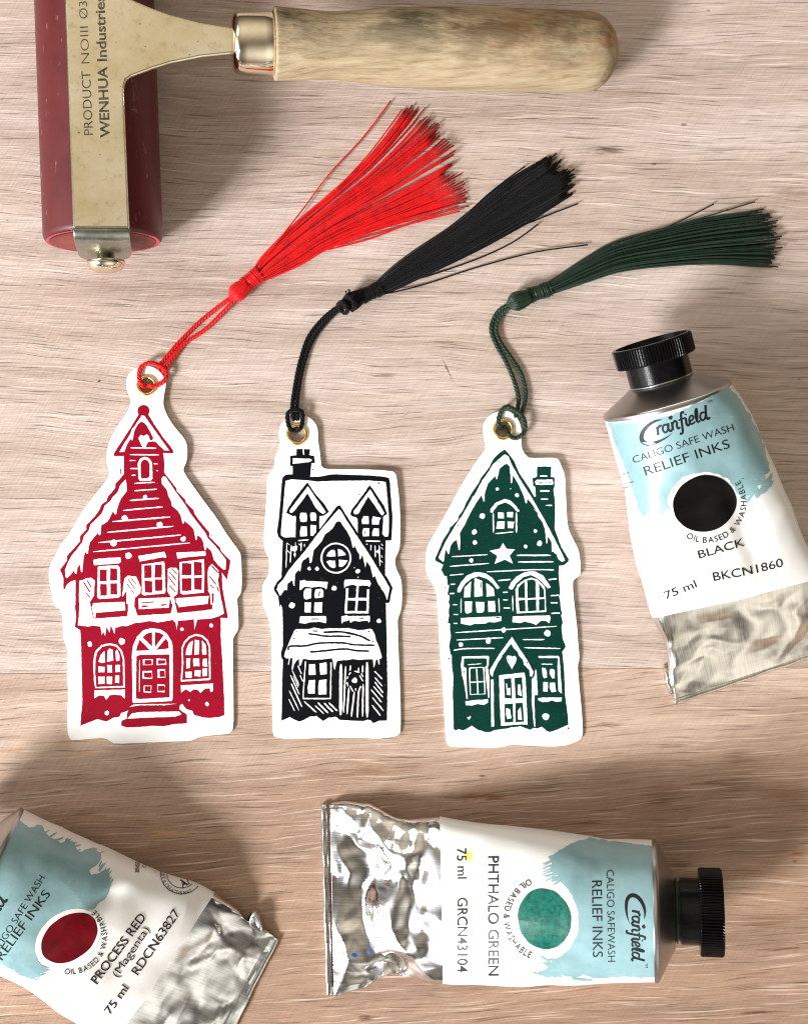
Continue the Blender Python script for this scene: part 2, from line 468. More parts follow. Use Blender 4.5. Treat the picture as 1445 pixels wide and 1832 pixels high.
# ------------------------------------------------------------------ ink roller (brayer)
def ray_plane(px, py, p0, nrm):
    o = Vector((0, 0, H)); d = P(px, py) - o
    t = (p0 - o).dot(nrm) / d.dot(nrm)
    return o + d * t
PHI = math.radians(10.5)
a0 = P(168.8, -30, 0.016); a1 = P(185.5, 432, 0.016)
A_AX = (a0 - a1).normalized()                                     # along the rubber, up the picture
B_H = Vector((A_AX.y, -A_AX.x, 0)).normalized()                    # towards the handle
B_AX = (B_H * math.cos(PHI) + Vector((0, 0, -math.sin(PHI)))).normalized()
N_AX = (B_H * math.sin(PHI) + Vector((0, 0, math.cos(PHI)))).normalized()
mid = a1 + A_AX * 0.0565
brayer = thing("ink_roller", "dark red rubber ink roller with plated steel frame and worn wooden handle", "ink roller", (mid.x, mid.y, 0))
V, F = [], []
R = 0.016; L2 = (a1 - mid).length
lathe(mid, A_AX, [(-L2, R * 0.955), (-L2 + 0.0006, R * 0.985), (-L2 + 0.0016, R), (L2 - 0.0016, R), (L2 - 0.0006, R * .985), (L2, R * 0.955)], 96, V, F)
roller = mesh("roller", V, F, M['rubber'], brayer)
for sgn in (-1, 1):
    V, F = [], []
    lathe(mid + A_AX * (sgn * L2), A_AX * sgn, [(0.0001, R * 0.95), (0.0002, R * 0.90), (-0.0003, R * 0.86)], 72, V, F, closed_ends=(False, False))
    mesh("end_lip", V, F, M['rubber_lip'], roller)
    V, F = [], []
    lathe(mid + A_AX * (sgn * L2), A_AX * sgn, [(0.00025, R * 0.88), (0.0003, R * 0.30), (0.0018, R * 0.29)], 48, V, F, closed_ends=(False, True))
    mesh("end_face", V, F, M['rubber_end'], roller)
NT_ = 0.0205        # top of the plate above the axle
p0 = mid + N_AX * NT_
def loc_ab(px, py):
    q = ray_plane(px, py, p0, N_AX) - p0
    return q.dot(A_AX), q.dot(B_AX)
def ABN(a, b, n): return mid + A_AX * a + B_AX * b + N_AX * n
aE = loc_ab(181, 408)[0]                                          # where the strap bends down
bl = loc_ab(131, 405)[1]; br = loc_ab(232, 405)[1]
half = [(232, 405), (228, 300), (222, 158), (226, 143), (236, 136), (273, 122), (306, 112), (360, 101), (418, 95)]
pts = [loc_ab(*p) for p in half]
pts[0] = (aE, br)
amid = loc_ab(418, 72)[0]
up_half = [(2 * amid - a, b) for a, b in pts][::-1]
outline = [(aE, bl)] + pts + up_half + [(2 * amid - aE, bl)]
# strap is straight on its far side
TH = 0.0018
def prism(poly, n0, n1):
    k = len(poly)
    vv = [ABN(a, b, n1) for a, b in poly] + [ABN(a, b, n0) for a, b in poly]
    tri = tessellate_polygon([[Vector((a, b, 0)) for a, b in poly]])
    ff = []
    for t in tri:
        i, j, l = t
        nn = (vv[j] - vv[i]).cross(vv[l] - vv[i]).dot(N_AX)
        ff.append((i, j, l) if nn > 0 else (i, l, j))
    ff += [tuple(x + k for x in reversed(f)) for f in ff[:]]
    for i in range(k):
        j = (i + 1) % k
        ff.append((i, i + k, j + k, j))
    return vv, ff
vv, ff = prism(outline, NT_ - TH, NT_)
bm = bmesh.new()
bv = [bm.verts.new(v) for v in vv]
for f in ff: bm.faces.new([bv[i] for i in f])
bmesh.ops.recalc_face_normals(bm, faces=bm.faces)
bmesh.ops.dissolve_limit(bm, angle_limit=0.02, verts=bm.verts, edges=bm.edges)
me = bpy.data.meshes.new("frame_plate")
for v in bm.verts: v.co -= Vector((mid.x, mid.y, 0))
bm.to_mesh(me); bm.free()
me.materials.append(M['frame'])
plate = bpy.data.objects.new("frame", me); COL.objects.link(plate); plate.parent = brayer
bevel(plate, 0.00055, 3, 0.5)
# the two ends of the strap bend down over the axle
for sgn in (-1, 1):
    base_a = aE if sgn < 0 else 2 * amid - aE
    prof = []
    rb = 0.0032
    for k in range(9):
        th = math.pi / 2 * k / 8
        prof.append((rb * math.sin(th), NT_ - rb + rb * math.cos(th), th))
    prof.append((rb + 0.0001, 0.004, math.pi / 2))
    for k in range(1, 7):                                        # rounded lower end
        prof.append((rb + 0.0001, 0.004 - 0.0105 * k / 6, math.pi / 2))
    V, F = [], []
    for i, (da, n, th) in enumerate(prof):
        hw = (br - bl) / 2; cb = (br + bl) / 2
        if i > 9:
            f = (i - 9) / 6
            hw *= math.sqrt(max(0.02, 1 - (f ** 2.6) * 0.93))
            cb = cb + (0 - cb) * f * 0.6
        od = Vector((math.sin(th), math.cos(th)))               # outward in (a, n)
        for (ox, b) in ((0, cb - hw), (0, cb + hw), (TH, cb + hw), (TH, cb - hw)):
            V.append(ABN(base_a + sgn * (da - od.x * ox), b, n - od.y * ox))
    for i in range(len(prof) - 1):
        for k in range(4):
            k2 = (k + 1) % 4
            q = (i * 4 + k, i * 4 + k2, (i + 1) * 4 + k2, (i + 1) * 4 + k)
            F.append(q if sgn > 0 else q[::-1])
    F.append((0, 1, 2, 3)); e_ = (len(prof) - 1) * 4; F.append((e_ + 3, e_ + 2, e_ + 1, e_))
    fl = mesh("frame_arm", V, F, M['tarnish'], brayer)
    bevel(fl, 0.0004, 2, 0.7)
    # axle screw with a domed head
    V, F = [], []
    o_ = ABN(base_a + sgn * rb, 0.0005, 0.0)
    lathe(o_, A_AX * sgn, [(-0.004, 0.0024), (0.0012, 0.0024), (0.0013, 0.0052), (0.0024, 0.0051), (0.0034, 0.0043), (0.0041, 0.0028), (0.0044, 0.0008)], 36, V, F)
    mesh("axle_screw", V, F, M['nickel'], brayer)
# ferrule and handle
hz = NT_ - TH / 2
ph = mid + N_AX * hz
h0 = ray_plane(493, 79, ph, N_AX); h1 = ray_plane(1058, 94, ph, N_AX)
HAX = (h1 - h0).normalized()
def ax_at(px, py):
    q = ray_plane(px, py, ph, N_AX)
    return (q - h0).dot(HAX)
def rad_px(px, dpx):
    q = ray_plane(px, 85, ph, N_AX)
    return dpx * S * (H - q.z) / H
V, F = [], []
fp = [(414, 34), (416, 45), (420, 51), (426, 54), (440, 55), (470, 55.5), (486, 55), (489, 53), (489.5, 48)]
lathe(h0, HAX, [(ax_at(x, 77), rad_px(x, r)) for x, r in fp], 64, V, F)
fer = mesh("ferrule", V, F, M['nickel'], brayer)
V, F = [], []
hp = [(489.6, 56), (491, 62), (494, 64), (510, 63), (538, 61.5), (565, 59.5), (590, 58.5), (615, 60), (643, 62.5), (680, 67), (717, 69), (775, 71),
      (854, 72), (906, 72), (960, 71.5), (1011, 70.5), (1040, 70), (1053, 69), (1064, 66), (1075, 59), (1085, 49), (1093, 36), (1098, 24), (1102, 8)]
hp = [(x, r * 0.985) for x, r in hp]
cs = catmull([(ax_at(x, 85), rad_px(x, r)) for x, r in hp], 90)
lathe(h0, HAX, cs, 72, V, F, rmod=lambda j, th: 1 + 0.006 * math.sin(3 * th + j * .1))
mesh("handle", V, F, M['handle'], brayer)
# ------------------------------------------------------------------ printed house bookmarks
# shapes are noted in enlarged views of the card; each view: x0, y0, enlargement
VIEW = {'R4': (200, 640, 9.03), 'R5': (80, 830, 7.225), 'R6': (250, 830, 7.225), 'R7': (80, 1070, 6.785), 'R8': (250, 1070, 6.785),
        'B1': (460, 720, 10.18), 'B2': (470, 830, 10.777), 'B3': (590, 830, 10.777), 'B4': (470, 970, 10.777), 'B5': (590, 970, 10.777),
        'B6': (470, 1110, 8.33), 'B7': (590, 1110, 8.33),
        'G1': (840, 720, 7.225), 'G2': (760, 800, 8.327), 'G3': (890, 820, 9.16), 'G4': (760, 980, 9.633), 'G5': (890, 980, 9.633),
        'G6': (770, 1140, 8.721), 'G7': (890, 1140, 8.725)}

def toks(s):
    """'R4 10,20 30,40 R5 ...' -> list of number tuples, in photograph pixels for the first two"""
    v = None; out = []
    for t in s.split():
        if t in VIEW: v = VIEW[t]; continue
        n = [float(x) for x in t.split(',')]
        out.append((v, n))
    return out
def pt(v, x, y): return (v[0] + x / v[2], v[1] + y / v[2])
def poly(s): return [pt(v, *n) for v, n in toks(s)]

RED_CARD = """R4 230,420 240,330 290,240 370,180 450,142 540,126 640,140 740,190 820,270 870,370 880,440 850,580 835,690 840,790 890,920 960,1040 1050,1160 1180,1310
 1215,1400 1225,1500 1218,1660 1165,1780 R6 565,75 590,140 680,270 860,520 1000,700 1100,870 1200,1010 1290,1130 1310,1180 1320,1400 1320,1630 1300,1690 1260,1740
 R8 1185,30 1190,100 1200,280 1200,380 1170,430 1135,480 1130,560 1135,900 1140,1300 1140,1570 1110,1630 1060,1650 870,1665 720,1685 660,1720 600,1735 300,1745 0,1758
 R7 860,1772 800,1740 740,1700 640,1700 340,1730 300,1700 275,1600 280,1350 290,1150 270,900 290,640 240,540 225,400 215,150 110,90 R5 100,1700 70,1560 55,1480 60,1320
 130,1200 210,1030 310,930 440,690 600,460 760,270 840,140 835,80 800,0 R4 -80,1480 0,1270 100,1090 250,890 290,800 305,700 290,640 250,540"""
RED = """
i0 R4 440,910 590,910 680,1060 820,1270 940,1420 995,1500 990,1545 830,1540 840,1600 855,1720 850,1806 R6 310,140 R5 1025,180 1025,0 R4 195,1590 30,1585 45,1530 300,1140
i0 R5 1025,130 915,260 915,310 820,420 800,480 740,520 705,600 640,690 540,790 540,850 460,930 460,1000 290,1190 290,1250 200,1370 245,1470 245,1620 265,1620 290,1560 340,1520 400,1500 400,1806 R7 370,100 385,230 368,350 435,390 445,600 455,1000 460,1300 445,1400 437,1550 560,1500 640,1470 750,1500 830,1455 910,1440 930,1395 1020,1365 R8 485,1350 490,1300 520,1290 565,1345 640,1370 660,1420 780,1450 860,1455 960,1445 1030,1420 1025,1200 1010,900 1000,700 985,500 985,240 1065,245 1070,220 1040,80 1030,0 R6 1105,1806 1070,1600 1063,1405 1130,1500 1140,1430 1165,1330 1170,1250 1050,1120 1040,1080 960,1000 900,940 905,890 820,790 740,690 710,640 700,600 600,500 590,460 480,350 480,320 310,100
i0 R7 1040,1330 1000,1400 1000,1460 935,1490 930,1545 1000,1570 R8 0,1565 150,1550 300,1555 430,1530 575,1520 575,1415 480,1350 480,1300 0,1270
e0 R4 515,860,98,98
w1 R4 490,930 530,940 560,980 930,1500 850,1495 790,1440 700,1340 690,1360 660,1340 670,1290 620,1190 570,1100 530,1050 480,1030 430,1070 390,1130 365,1190 345,1290 335,1340 305,1310 250,1400 205,1520 125,1525 200,1390 300,1240 330,1150 380,1090 450,990
w1 R4 430,1300 470,1245 520,1265 570,1235 600,1265 620,1330 690,1345 590,1360 560,1420 530,1475 490,1430 450,1350
l1 20 R4 305,1455 720,1460
l1 18 R4 295,1565 770,1570
l1 14 R4 290,1660 390,1660
l1 14 R4 680,1715 745,1715
l1 18 R4 300,1790 420,1790
w1 R4 425,1700 460,1630 530,1600 600,1620 650,1690 R5 1392,0 1395,190 1370,220 1235,220 1215,190 1203,0
i2 R4 470,1720 490,1660 540,1640 590,1670 612,1720 R5 1360,0 1355,160 1330,185 1255,190 1245,160 1242,0
l1 12 R5 1110,60 1190,58
l1 12 R5 1125,147 1175,145
l1 10 R6 215,85 240,88
l1 13 R5 1160,250 R6 200,238
l1 13 R5 1160,347 R6 225,325
l1 17 R5 1100,472 R6 250,443
l1 15 R5 1015,600 R6 300,555
l1 17 R5 875,745 R6 395,685
l1 17 R5 810,885 R6 435,805
l1 17 R5 695,1017 R6 540,918
l1 15 R5 630,1135 R6 650,1020
d1 R5 1300,430,30 1035,700,40 893,1020,42 1085,1185,42 R6 260,790,40 565,970,34
w1 R5 1045,200 1055,210 1065,350 980,460 945,560 925,650 905,650 895,620 880,620 820,740 735,790 722,920 705,920 690,890 590,1010 570,1080 562,1160 545,1160 530,1135 510,1180 497,1300 490,1400 470,1390 460,1300 425,1340 415,1420 395,1415 385,1375 330,1440 290,1475 275,1460 265,1370 300,1280 350,1190 490,1010 510,930 570,870 600,780 740,640 780,540 860,470 880,430 950,360 970,290
w1 R6 310,160 285,190 290,260 350,330 370,410 410,490 415,540 500,610 535,680 555,770 575,765 580,735 650,790 700,850 725,980 740,980 750,920 800,960 820,1010 840,1110 858,1115 870,1070 930,1130 960,1240 1010,1300 1090,1370 1110,1360 1115,1240 1050,1150 960,1040 880,960 850,890 800,830 680,670 590,530 460,350 340,170
w1 R5 630,1240 700,1225 980,1205 990,1260 960,1285 640,1310
w1 R5 1210,1190 1445,1150 R6 320,1135 345,1190 340,1215 300,1205 0,1262 R5 1230,1262
w1 R6 475,1145 850,1130 855,1185 620,1205 490,1225
w1 R5 690,1330 720,1320 950,1310 975,1340 985,1700 960,1730 710,1745 680,1720
q2 R5 715,1365,808,1520 852,1355,943,1505 718,1555,808,1700 850,1545,942,1692
w1 R6 30,1300 310,1262 325,1290 335,1650 320,1675 60,1700 30,1680
q2 R6 62,1310,155,1475 195,1300,290,1468 65,1510,160,1660 203,1495,298,1640
w1 R6 515,1270 830,1230 838,1440 830,1665 560,1690 525,1670
q2 R6 545,1280,665,1440 702,1268,803,1440 550,1475,665,1640 705,1470,803,1625
w1 R7 425,0 500,20 555,60 590,245 620,248 1000,222 1015,150 1010,0 1095,0 1090,100 1130,215 R8 0,212 380,187 405,60 385,0 420,0 440,110 455,182 700,160 880,138 890,60 865,85 860,0 985,0 1010,100 1025,185 960,220 870,250 700,260 665,385 660,255 560,270 465,275 450,390 440,300 400,265 230,295 120,278 0,300 R7 1110,300 1000,340 930,340 860,360 850,435 805,325 790,420 755,340 735,460 710,400 695,450 680,345 590,335 530,345 405,330 420,200
w1 R5 450,1510 490,1500 540,1480 605,1470 650,1510 640,1700 590,1780 560,1806 R7 500,22 425,2 R5 445,1806
k2 11 R5 500,1520 590,1660
k2 11 R5 545,1490 605,1600
k2 9 R5 530,1660 590,1730
w1 R5 1035,1480 1075,1445 1185,1455 1245,1600 1240,1670 1150,1750 1130,1750 1090,1808 1060,1808 1060,1640 1005,1720 1020,1560
k2 9 R5 1075,1480 1170,1620
k2 8 R5 1060,1540 1160,1680
k2 9 R5 1110,1470 1190,1560
w1 R6 365,1360 400,1340 480,1345 500,1390 490,1680 440,1720 445,1806 415,1810 395,1700 360,1650 365,1500
k2 11 R6 380,1390 470,1500
k2 11 R6 410,1350 490,1430
k2 11 R6 370,1450 465,1580
k2 11 R6 380,1570 470,1660
w1 R6 880,1400 890,1340 935,1290 1020,1375 1025,1450 1010,1500 1045,1700 1050,1808 920,1808 910,1680 885,1640
k2 12 R6 925,1310 1020,1410
k2 12 R6 900,1450 990,1560
k2 12 R6 910,1560 960,1610
k2 20 R6 945,1670 948,1800
k2 12 R6 1000,1580 1020,1650
w1 R7 590,60 975,45 980,150 620,178 620,235 600,240 575,110
w1 R5 1215,1740 1445,1730 R6 395,1725 R8 370,0 355,115 0,135 R7 1145,138
k2 9 R8 25,55 180,48
k2 13 R8 25,100 105,97
k2 13 R8 260,85 325,80
w1 R6 470,1735 895,1705 880,1806 R8 850,0 825,70 640,90 480,110 440,40
d1 R7 550,560,30 940,525,42 757,1395,28 R8 515,378,22 870,332,24 600,1240,12 817,1285,24
w1 R7 600,720 620,640 690,570 790,548 880,570 940,640 970,740 975,1085 620,1095 605,1050 590,800
i2 R7 620,730 640,660 700,590 790,570 870,590 920,650 950,740 955,1065 630,1080 615,900
w3 R7 655,770 680,690 730,640 735,780 700,790
w3 R7 765,640 790,612 830,630 835,760 760,775
w3 R7 860,650 880,625 912,690 910,760 870,765
r3 R7 655,830,730,905 765,815,822,905 860,815,918,900 655,955,725,1040 755,950,822,1040 860,940,912,1030
w1 R7 605,1120 975,1110 975,1220 930,1180 860,1170 790,1180 750,1235 720,1190 660,1180 605,1220
w1 R7 1070,1270 1060,700 1075,580 1120,470 1200,390 1290,365 R8 150,365 250,380 330,430 385,520 400,580 405,900 400,1240 380,1250 0,1270
i2 R7 1115,640 1120,590 1155,505 1280,635
i2 R7 1190,475 1240,430 1305,415 1305,590
i2 R8 185,415 240,420 295,450 185,600
i2 R8 200,630 320,490 350,540 355,610
i2 R7 1115,705 R8 0,690 360,685 365,1205 0,1225 R7 1110,1220
r3 R8 45,740,160,815 210,735,320,810 40,885,155,980 222,865,316,970 50,1060,140,1145 212,1050,308,1140
q4 R8 58,750,150,806 226,750,312,800 58,900,148,968 240,880,306,960 64,1072,134,1132 224,1062,302,1128
l3 8 R7 1155,750 1150,1140
w1 R8 510,600 540,530 600,465 680,435 760,450 830,510 858,580 862,980 850,995 505,1015 500,990 515,800
i2 R8 527,610 557,540 612,485 680,457 750,472 810,522 838,590 843,973 517,993 532,800
w3 R8 560,690 570,620 600,550 650,515 630,690
w3 R8 670,505 725,515 720,680 665,690
w3 R8 755,515 800,560 812,640 810,685 760,685
r3 R8 565,735,615,850 648,735,725,830 765,735,820,830 555,890,635,970 665,875,740,950 768,855,822,945
w1 R8 500,1060 890,1035 890,1130 860,1140 855,1095 800,1095 740,1150 700,1110 650,1110 615,1140 560,1105 505,1150
w1 R7 1005,1465 1060,1400 R8 0,1385 480,1375 510,1410 430,1440 0,1455
w1 R7 1030,1325 1080,1295 R8 0,1288 450,1283 300,1300 0,1302 R7 1100,1310
i0 R5 975,70 990,60 990,130 980,130
i0 R6 495,325 515,345 505,345
i0 R6 920,895 945,940 930,930
"""
BLACK_CARD = """B1 395,560 410,440 450,370 520,300 600,240 720,212 860,230 960,280 1040,350 1095,440 1110,560 1110,700 1140,870 1160,1060 1165,1140 1190,1180 1240,1210 1425,1215
 B3 600,100 1180,130 1250,170 1285,230 1310,450 1340,700 1360,1100 1355,1500 1340,1660 1270,1760 B5 1360,0 1350,130 1300,230 1255,320 1265,470 1310,580 1370,690 1390,850 1390,1200 1360,1350
 1310,1470 1305,1560 1320,1832 B7 1010,200 1030,600 1045,1000 1055,1300 1055,1640 1040,1690 1000,1720 880,1745 700,1765 500,1750 0,1750 B6 900,1745 500,1770 210,1755 150,1700 145,1500
 135,1000 130,500 130,150 90,20 B4 120,1500 60,1350 0,1230 -15,1050 -5,850 20,770 90,670 120,560 125,330 80,240 30,130 20,0 B2 25,1250 45,1000 70,700 80,300 100,220 210,90 225,0
 B1 310,1150 320,980 380,880 400,830 410,740 395,600"""
BLACK_CARD = BLACK_CARD.replace("B5 1360,0 ", "B5 ")
BLACK = """
i0 B1 715,848 965,852 950,960 1035,975 1055,1100 990,1105 965,1380 650,1370 645,1160 600,1150 605,970 715,960
i0 B2 380,260 450,205 600,200 920,250 1100,245 1300,205 1401,200 B3 700,220 1000,240 1140,265 1160,380 1180,700 1205,1000 1205,1200 1185,1475 1070,1480 B5 1075,0 1065,630 1130,720 1205,870 1205,900 1170,1050 1160,1140 1140,1170 1070,1175 1080,1200 1090,1700 B7 845,0 850,500 860,1000 850,1490 740,1495 640,1530 610,1490 560,1480 490,1500 155,1485 80,1435 0,1450 B6 1000,1440 900,1500 800,1425 700,1435 620,1480 545,1510 450,1470 400,1440 340,1470 278,1495 285,1300 290,900 300,590 275,550 270,480 300,380 300,0 B4 385,1500 375,1260 350,1200 330,1255 315,1200 300,1050 225,940 215,880 280,760 360,680 370,400 385,0 B2 390,1490 300,1400 275,1310 310,1050 340,700 360,440
w1 B1 828,845 850,847 858,960 835,950
w1 B1 650,1015 960,1025 1005,1050 960,1085 650,1118
w1 B2 440,330 540,300 760,310 900,320 1050,340 1401,325 B3 700,320 1000,335 1075,350 1090,450 1110,700 1135,1000 1135,1300 1120,1400 B2 410,1415 360,1380 350,1330
i2 B2 865,350 895,400 1000,560 1200,790 1280,920 1220,970 1170,1000 1095,1005 1090,1250 1090,1450 630,1450 640,1010 625,1000 580,1010 450,945 480,870 560,740 740,500
w3 B2 870,430 1040,680 1170,850 1215,930 1160,970 1080,910 1010,830 880,590 860,575 620,890 560,945 525,930 520,890
w3 B2 722,950 760,940 840,945 855,1000 850,1110 790,1125 725,1110 715,1030
w3 B2 920,940 1010,940 1035,975 1030,1090 950,1100 925,1080 915,1000
w3 B2 745,1200 850,1205 855,1390 720,1400 720,1290
w3 B2 920,1175 1030,1185 1030,1310 970,1390 920,1380
i2 B3 770,415 820,470 930,640 1040,800 1105,965 1030,1020 1020,1200 1010,1350 1060,1400 1060,1480 560,1480 535,1300 535,1060 500,1030 430,1010 395,970 410,900 480,800 640,590 740,440
w3 B3 775,490 840,590 1010,880 1050,950 1010,995 970,960 860,790 750,640 730,640 570,920 540,965 480,970 455,940 460,910
w3 B3 650,1005 745,1010 750,1160 625,1160 615,1080
w3 B3 830,1010 985,1040 960,1080 940,1170 815,1165 810,1080
w3 B3 650,1240 760,1240 755,1390 640,1395 625,1320
w3 B3 850,1240 945,1245 945,1395 815,1390 820,1310
k4 12 B3 670,1290 670,1350
l3 20 B2 680,1480 885,1462
l3 22 B3 685,1485 970,1490
i2 B3 150,805 200,800 330,1010 530,1320 680,1500 B2 880,1480 1100,1250 1401,850
w3 B3 175,870 B2 1401,940 1130,1260 B4 940,0 800,190 640,370 500,550 400,710 300,820 272,910 330,1030 360,1010 420,920 470,925 480,800 560,735 575,740 595,840 612,845 625,620 690,530 710,565 725,560 750,400 780,350 890,275 905,390 920,405 940,390 985,150 1120,0 B2 1130,1500 1200,1360 1340,1250 1401,1150 B3 60,1190 140,1110 205,1110 230,1160 330,1300 390,1400 410,1470 440,1610 460,1615 475,1570 540,1700 570,1750 575,1832 B5 590,325 620,240 640,290 685,490 705,370 780,460 830,680 870,645 920,780 1000,910 1050,980 1095,1105 1110,1105 1130,1000 1150,880 1060,720 940,540 800,300 600,0 B3 640,1560 480,1330 330,1100 210,900
E3 B5 117,307,295,298
e4 B5 117,307,265,268
w5 B4 1225,270 1260,200 1330,150 B5 90,150 105,190 110,275 0,278
w5 B5 155,130 230,150 290,210 315,250 160,270
w5 B4 1225,370 1300,350 B5 100,360 110,480 70,500 0,470
w5 B5 175,335 345,350 300,420 240,475 175,470
d1 B4 895,510,35 1050,510,38 560,1220,58 B5 540,560,46 85,885,50 945,1520,42 715,40,12 540,675,12 470,495,10 B3 155,1370,44
l1 15 B4 467,10 450,490
l1 10 B4 465,10 520,50
l1 10 B4 480,160 530,215
l1 18 B4 552,60 530,390
w1 B4 550,100 610,75 670,70 660,140 620,190 555,150
l1 10 B4 630,0 635,80
w1 B4 620,185 640,230 625,295 595,240
l1 10 B4 695,25 740,80
l1 18 B4 745,10 735,170
l1 14 B4 810,35 805,85
l1 18 B5 790,50 793,160
l1 18 B5 870,60 875,290
l1 18 B5 950,55 965,455
w1 B5 880,180 940,140 970,190 930,215
l1 10 B5 990,30 1020,70
l1 10 B5 985,100 1020,135
l1 10 B5 990,255 1015,295
l1 10 B5 975,350 1015,395
w1 B4 720,730 740,745 800,725 825,745 1250,765 1240,880 1215,910 1190,875 1080,855 940,875 820,855 720,925 710,915
w1 B4 795,940 830,895 930,895 940,920 930,1080 840,1105 800,1090 785,1020
w1 B4 1020,910 1130,895 1170,940 1170,1060 1010,1080 995,1030
r1 B4 805,1165,925,1355
w1 B4 1000,1160 1150,1158 1140,1360 990,1350
w1 B4 720,1430 1215,1425 1230,1480 1220,1565 1110,1535 910,1545 820,1570 705,1555
k2 16 B4 935,1480 1090,1480
k2 16 B4 1100,950 1080,1040
w1 B5 270,800 290,720 500,720 770,740 790,800 760,870 735,840 620,835 545,850 430,815 300,860 280,890
s1 45 B5 338,890 305,1365
s1 42 B5 535,850 505,1360
s1 42 B5 737,910 725,1370
s1 50 B5 330,1100 725,1098
s1 44 B5 290,1350 745,1350
w1 B5 225,1430 320,1410 370,1425 770,1420 770,1530 745,1555 735,1510 560,1530 470,1515 400,1550 370,1490 350,1515 255,1530 240,1565 225,1560
k2 14 B5 565,1467 655,1465
w1 B6 470,150 500,130 680,130 780,105 880,130 1000,115 1083,118 B7 280,115 440,148 600,125 625,130 665,200 690,300 735,400 775,545 760,575 735,575 740,655 725,655 715,580 690,580 660,700 650,690 645,580 500,580 450,590 350,575 240,590 110,600 95,640 75,735 65,725 45,600 35,555 B6 1040,560 900,580 800,585 700,585 600,570 570,660 545,680 545,575 500,600 465,660 445,740 435,730 445,560 410,560 390,660 375,655 395,565 345,560 320,530 335,470 400,310
k2 22 B6 905,175 B7 0,172 170,170 430,225 600,305
k2 20 B6 680,195 800,215 950,235 B7 150,233 310,240
k2 20 B6 385,445 405,385 630,380 840,338 B7 200,335 350,362 670,370
k2 20 B6 700,470 900,455 B7 200,425 400,450 590,458
k2 12 B6 745,155 820,158
i2 B6 455,260 490,265 460,285
s1 16 B6 638,610 600,1165
s1 20 B6 600,1165 1012,1165
s1 18 B6 1010,1165 1018,625
w1 B6 695,650 780,650 790,810 690,815 685,740
w1 B6 845,640 950,625 955,800 860,810
w1 B6 690,890 780,885 775,1090 675,1090 670,1000
w1 B6 840,890 950,880 950,1100 830,1105 825,1000
l1 14 B6 525,670 578,800
l1 12 B6 440,745 545,970
l1 14 B6 555,815 600,910
l1 10 B6 455,820 530,1000
l1 14 B6 415,815 545,1100
l1 18 B6 425,940 585,1290
l1 12 B6 395,1045 540,1340
l1 12 B6 388,1170 475,1345
l1 18 B6 615,1205 800,1370
l1 16 B6 780,1270 910,1388
l1 20 B6 820,1225 975,1380
l1 18 B6 915,1230 1040,1365
l1 20 B6 985,1225 B7 110,1350
l1 16 B7 0,1310 45,1360
l1 40 B7 165,650 160,1410
l1 20 B7 235,680 205,1370
l1 18 B7 310,670 300,750
l1 22 B7 285,1000 255,1395
l1 20 B7 365,1060 320,1435
l1 20 B7 465,980 430,1070 410,1445
l1 18 B7 490,670 488,775
l1 20 B7 495,945 488,1430
l1 38 B7 555,620 555,1445
l1 14 B7 310,770 285,815
l1 14 B7 270,835 255,870
l1 14 B7 255,920 270,985
l1 14 B7 300,975 345,1060
l1 14 B7 385,1010 385,1045
l1 18 B7 365,755 440,775
l1 14 B7 430,700 425,760
l1 14 B7 470,790 495,840
l1 14 B7 440,820 495,910
d1 B7 370,895,42
l1 16 B7 665,755 780,875
l1 16 B7 670,850 780,980
l1 16 B7 665,915 795,1080
l1 16 B7 650,980 790,1145
l1 16 B7 615,1030 770,1220
l1 16 B7 630,1145 800,1350
l1 16 B7 630,1260 755,1420
x2 B2 990,370,10 780,600,12 B3 570,595,14 940,370,18 B1 1010,1225,12 B7 580,165,14 640,315,9 B6 505,170,9
"""
GREEN_CARD = """G1 195,540 170,430 165,320 190,240 260,160 360,115 470,103 560,140 630,220 665,330 668,400 665,540 680,620 730,690 780,722 960,715 1110,715 1160,750 1190,850 1225,910 1240,1100
 G3 1105,400 1125,800 1140,1080 1180,1220 1260,1370 1330,1510 1350,1700 G5 1400,50 1420,200 1430,430 1400,490 1310,550 1290,600 1300,800 1340,1150 1380,1500
 G7 1245,0 1265,200 1275,350 1250,410 1250,520 1280,850 1310,1150 1325,1400 1325,1530 1290,1600 1180,1650 1020,1705 700,1705 380,1690 240,1670 160,1690 80,1715 0,1720
 G6 1000,1730 740,1730 640,1715 330,1720 260,1670 230,1560 215,1300 195,900 180,600 160,480 145,250 130,0 G4 230,1300 205,900 185,750 90,560 10,430 5,250 20,60
 G2 30,1480 190,1200 350,920 460,710 620,430 770,200 885,50 G1 195,600"""
GREEN_CARD = GREEN_CARD.replace("G5 1400,50 1420,200", "G5 1420,200")
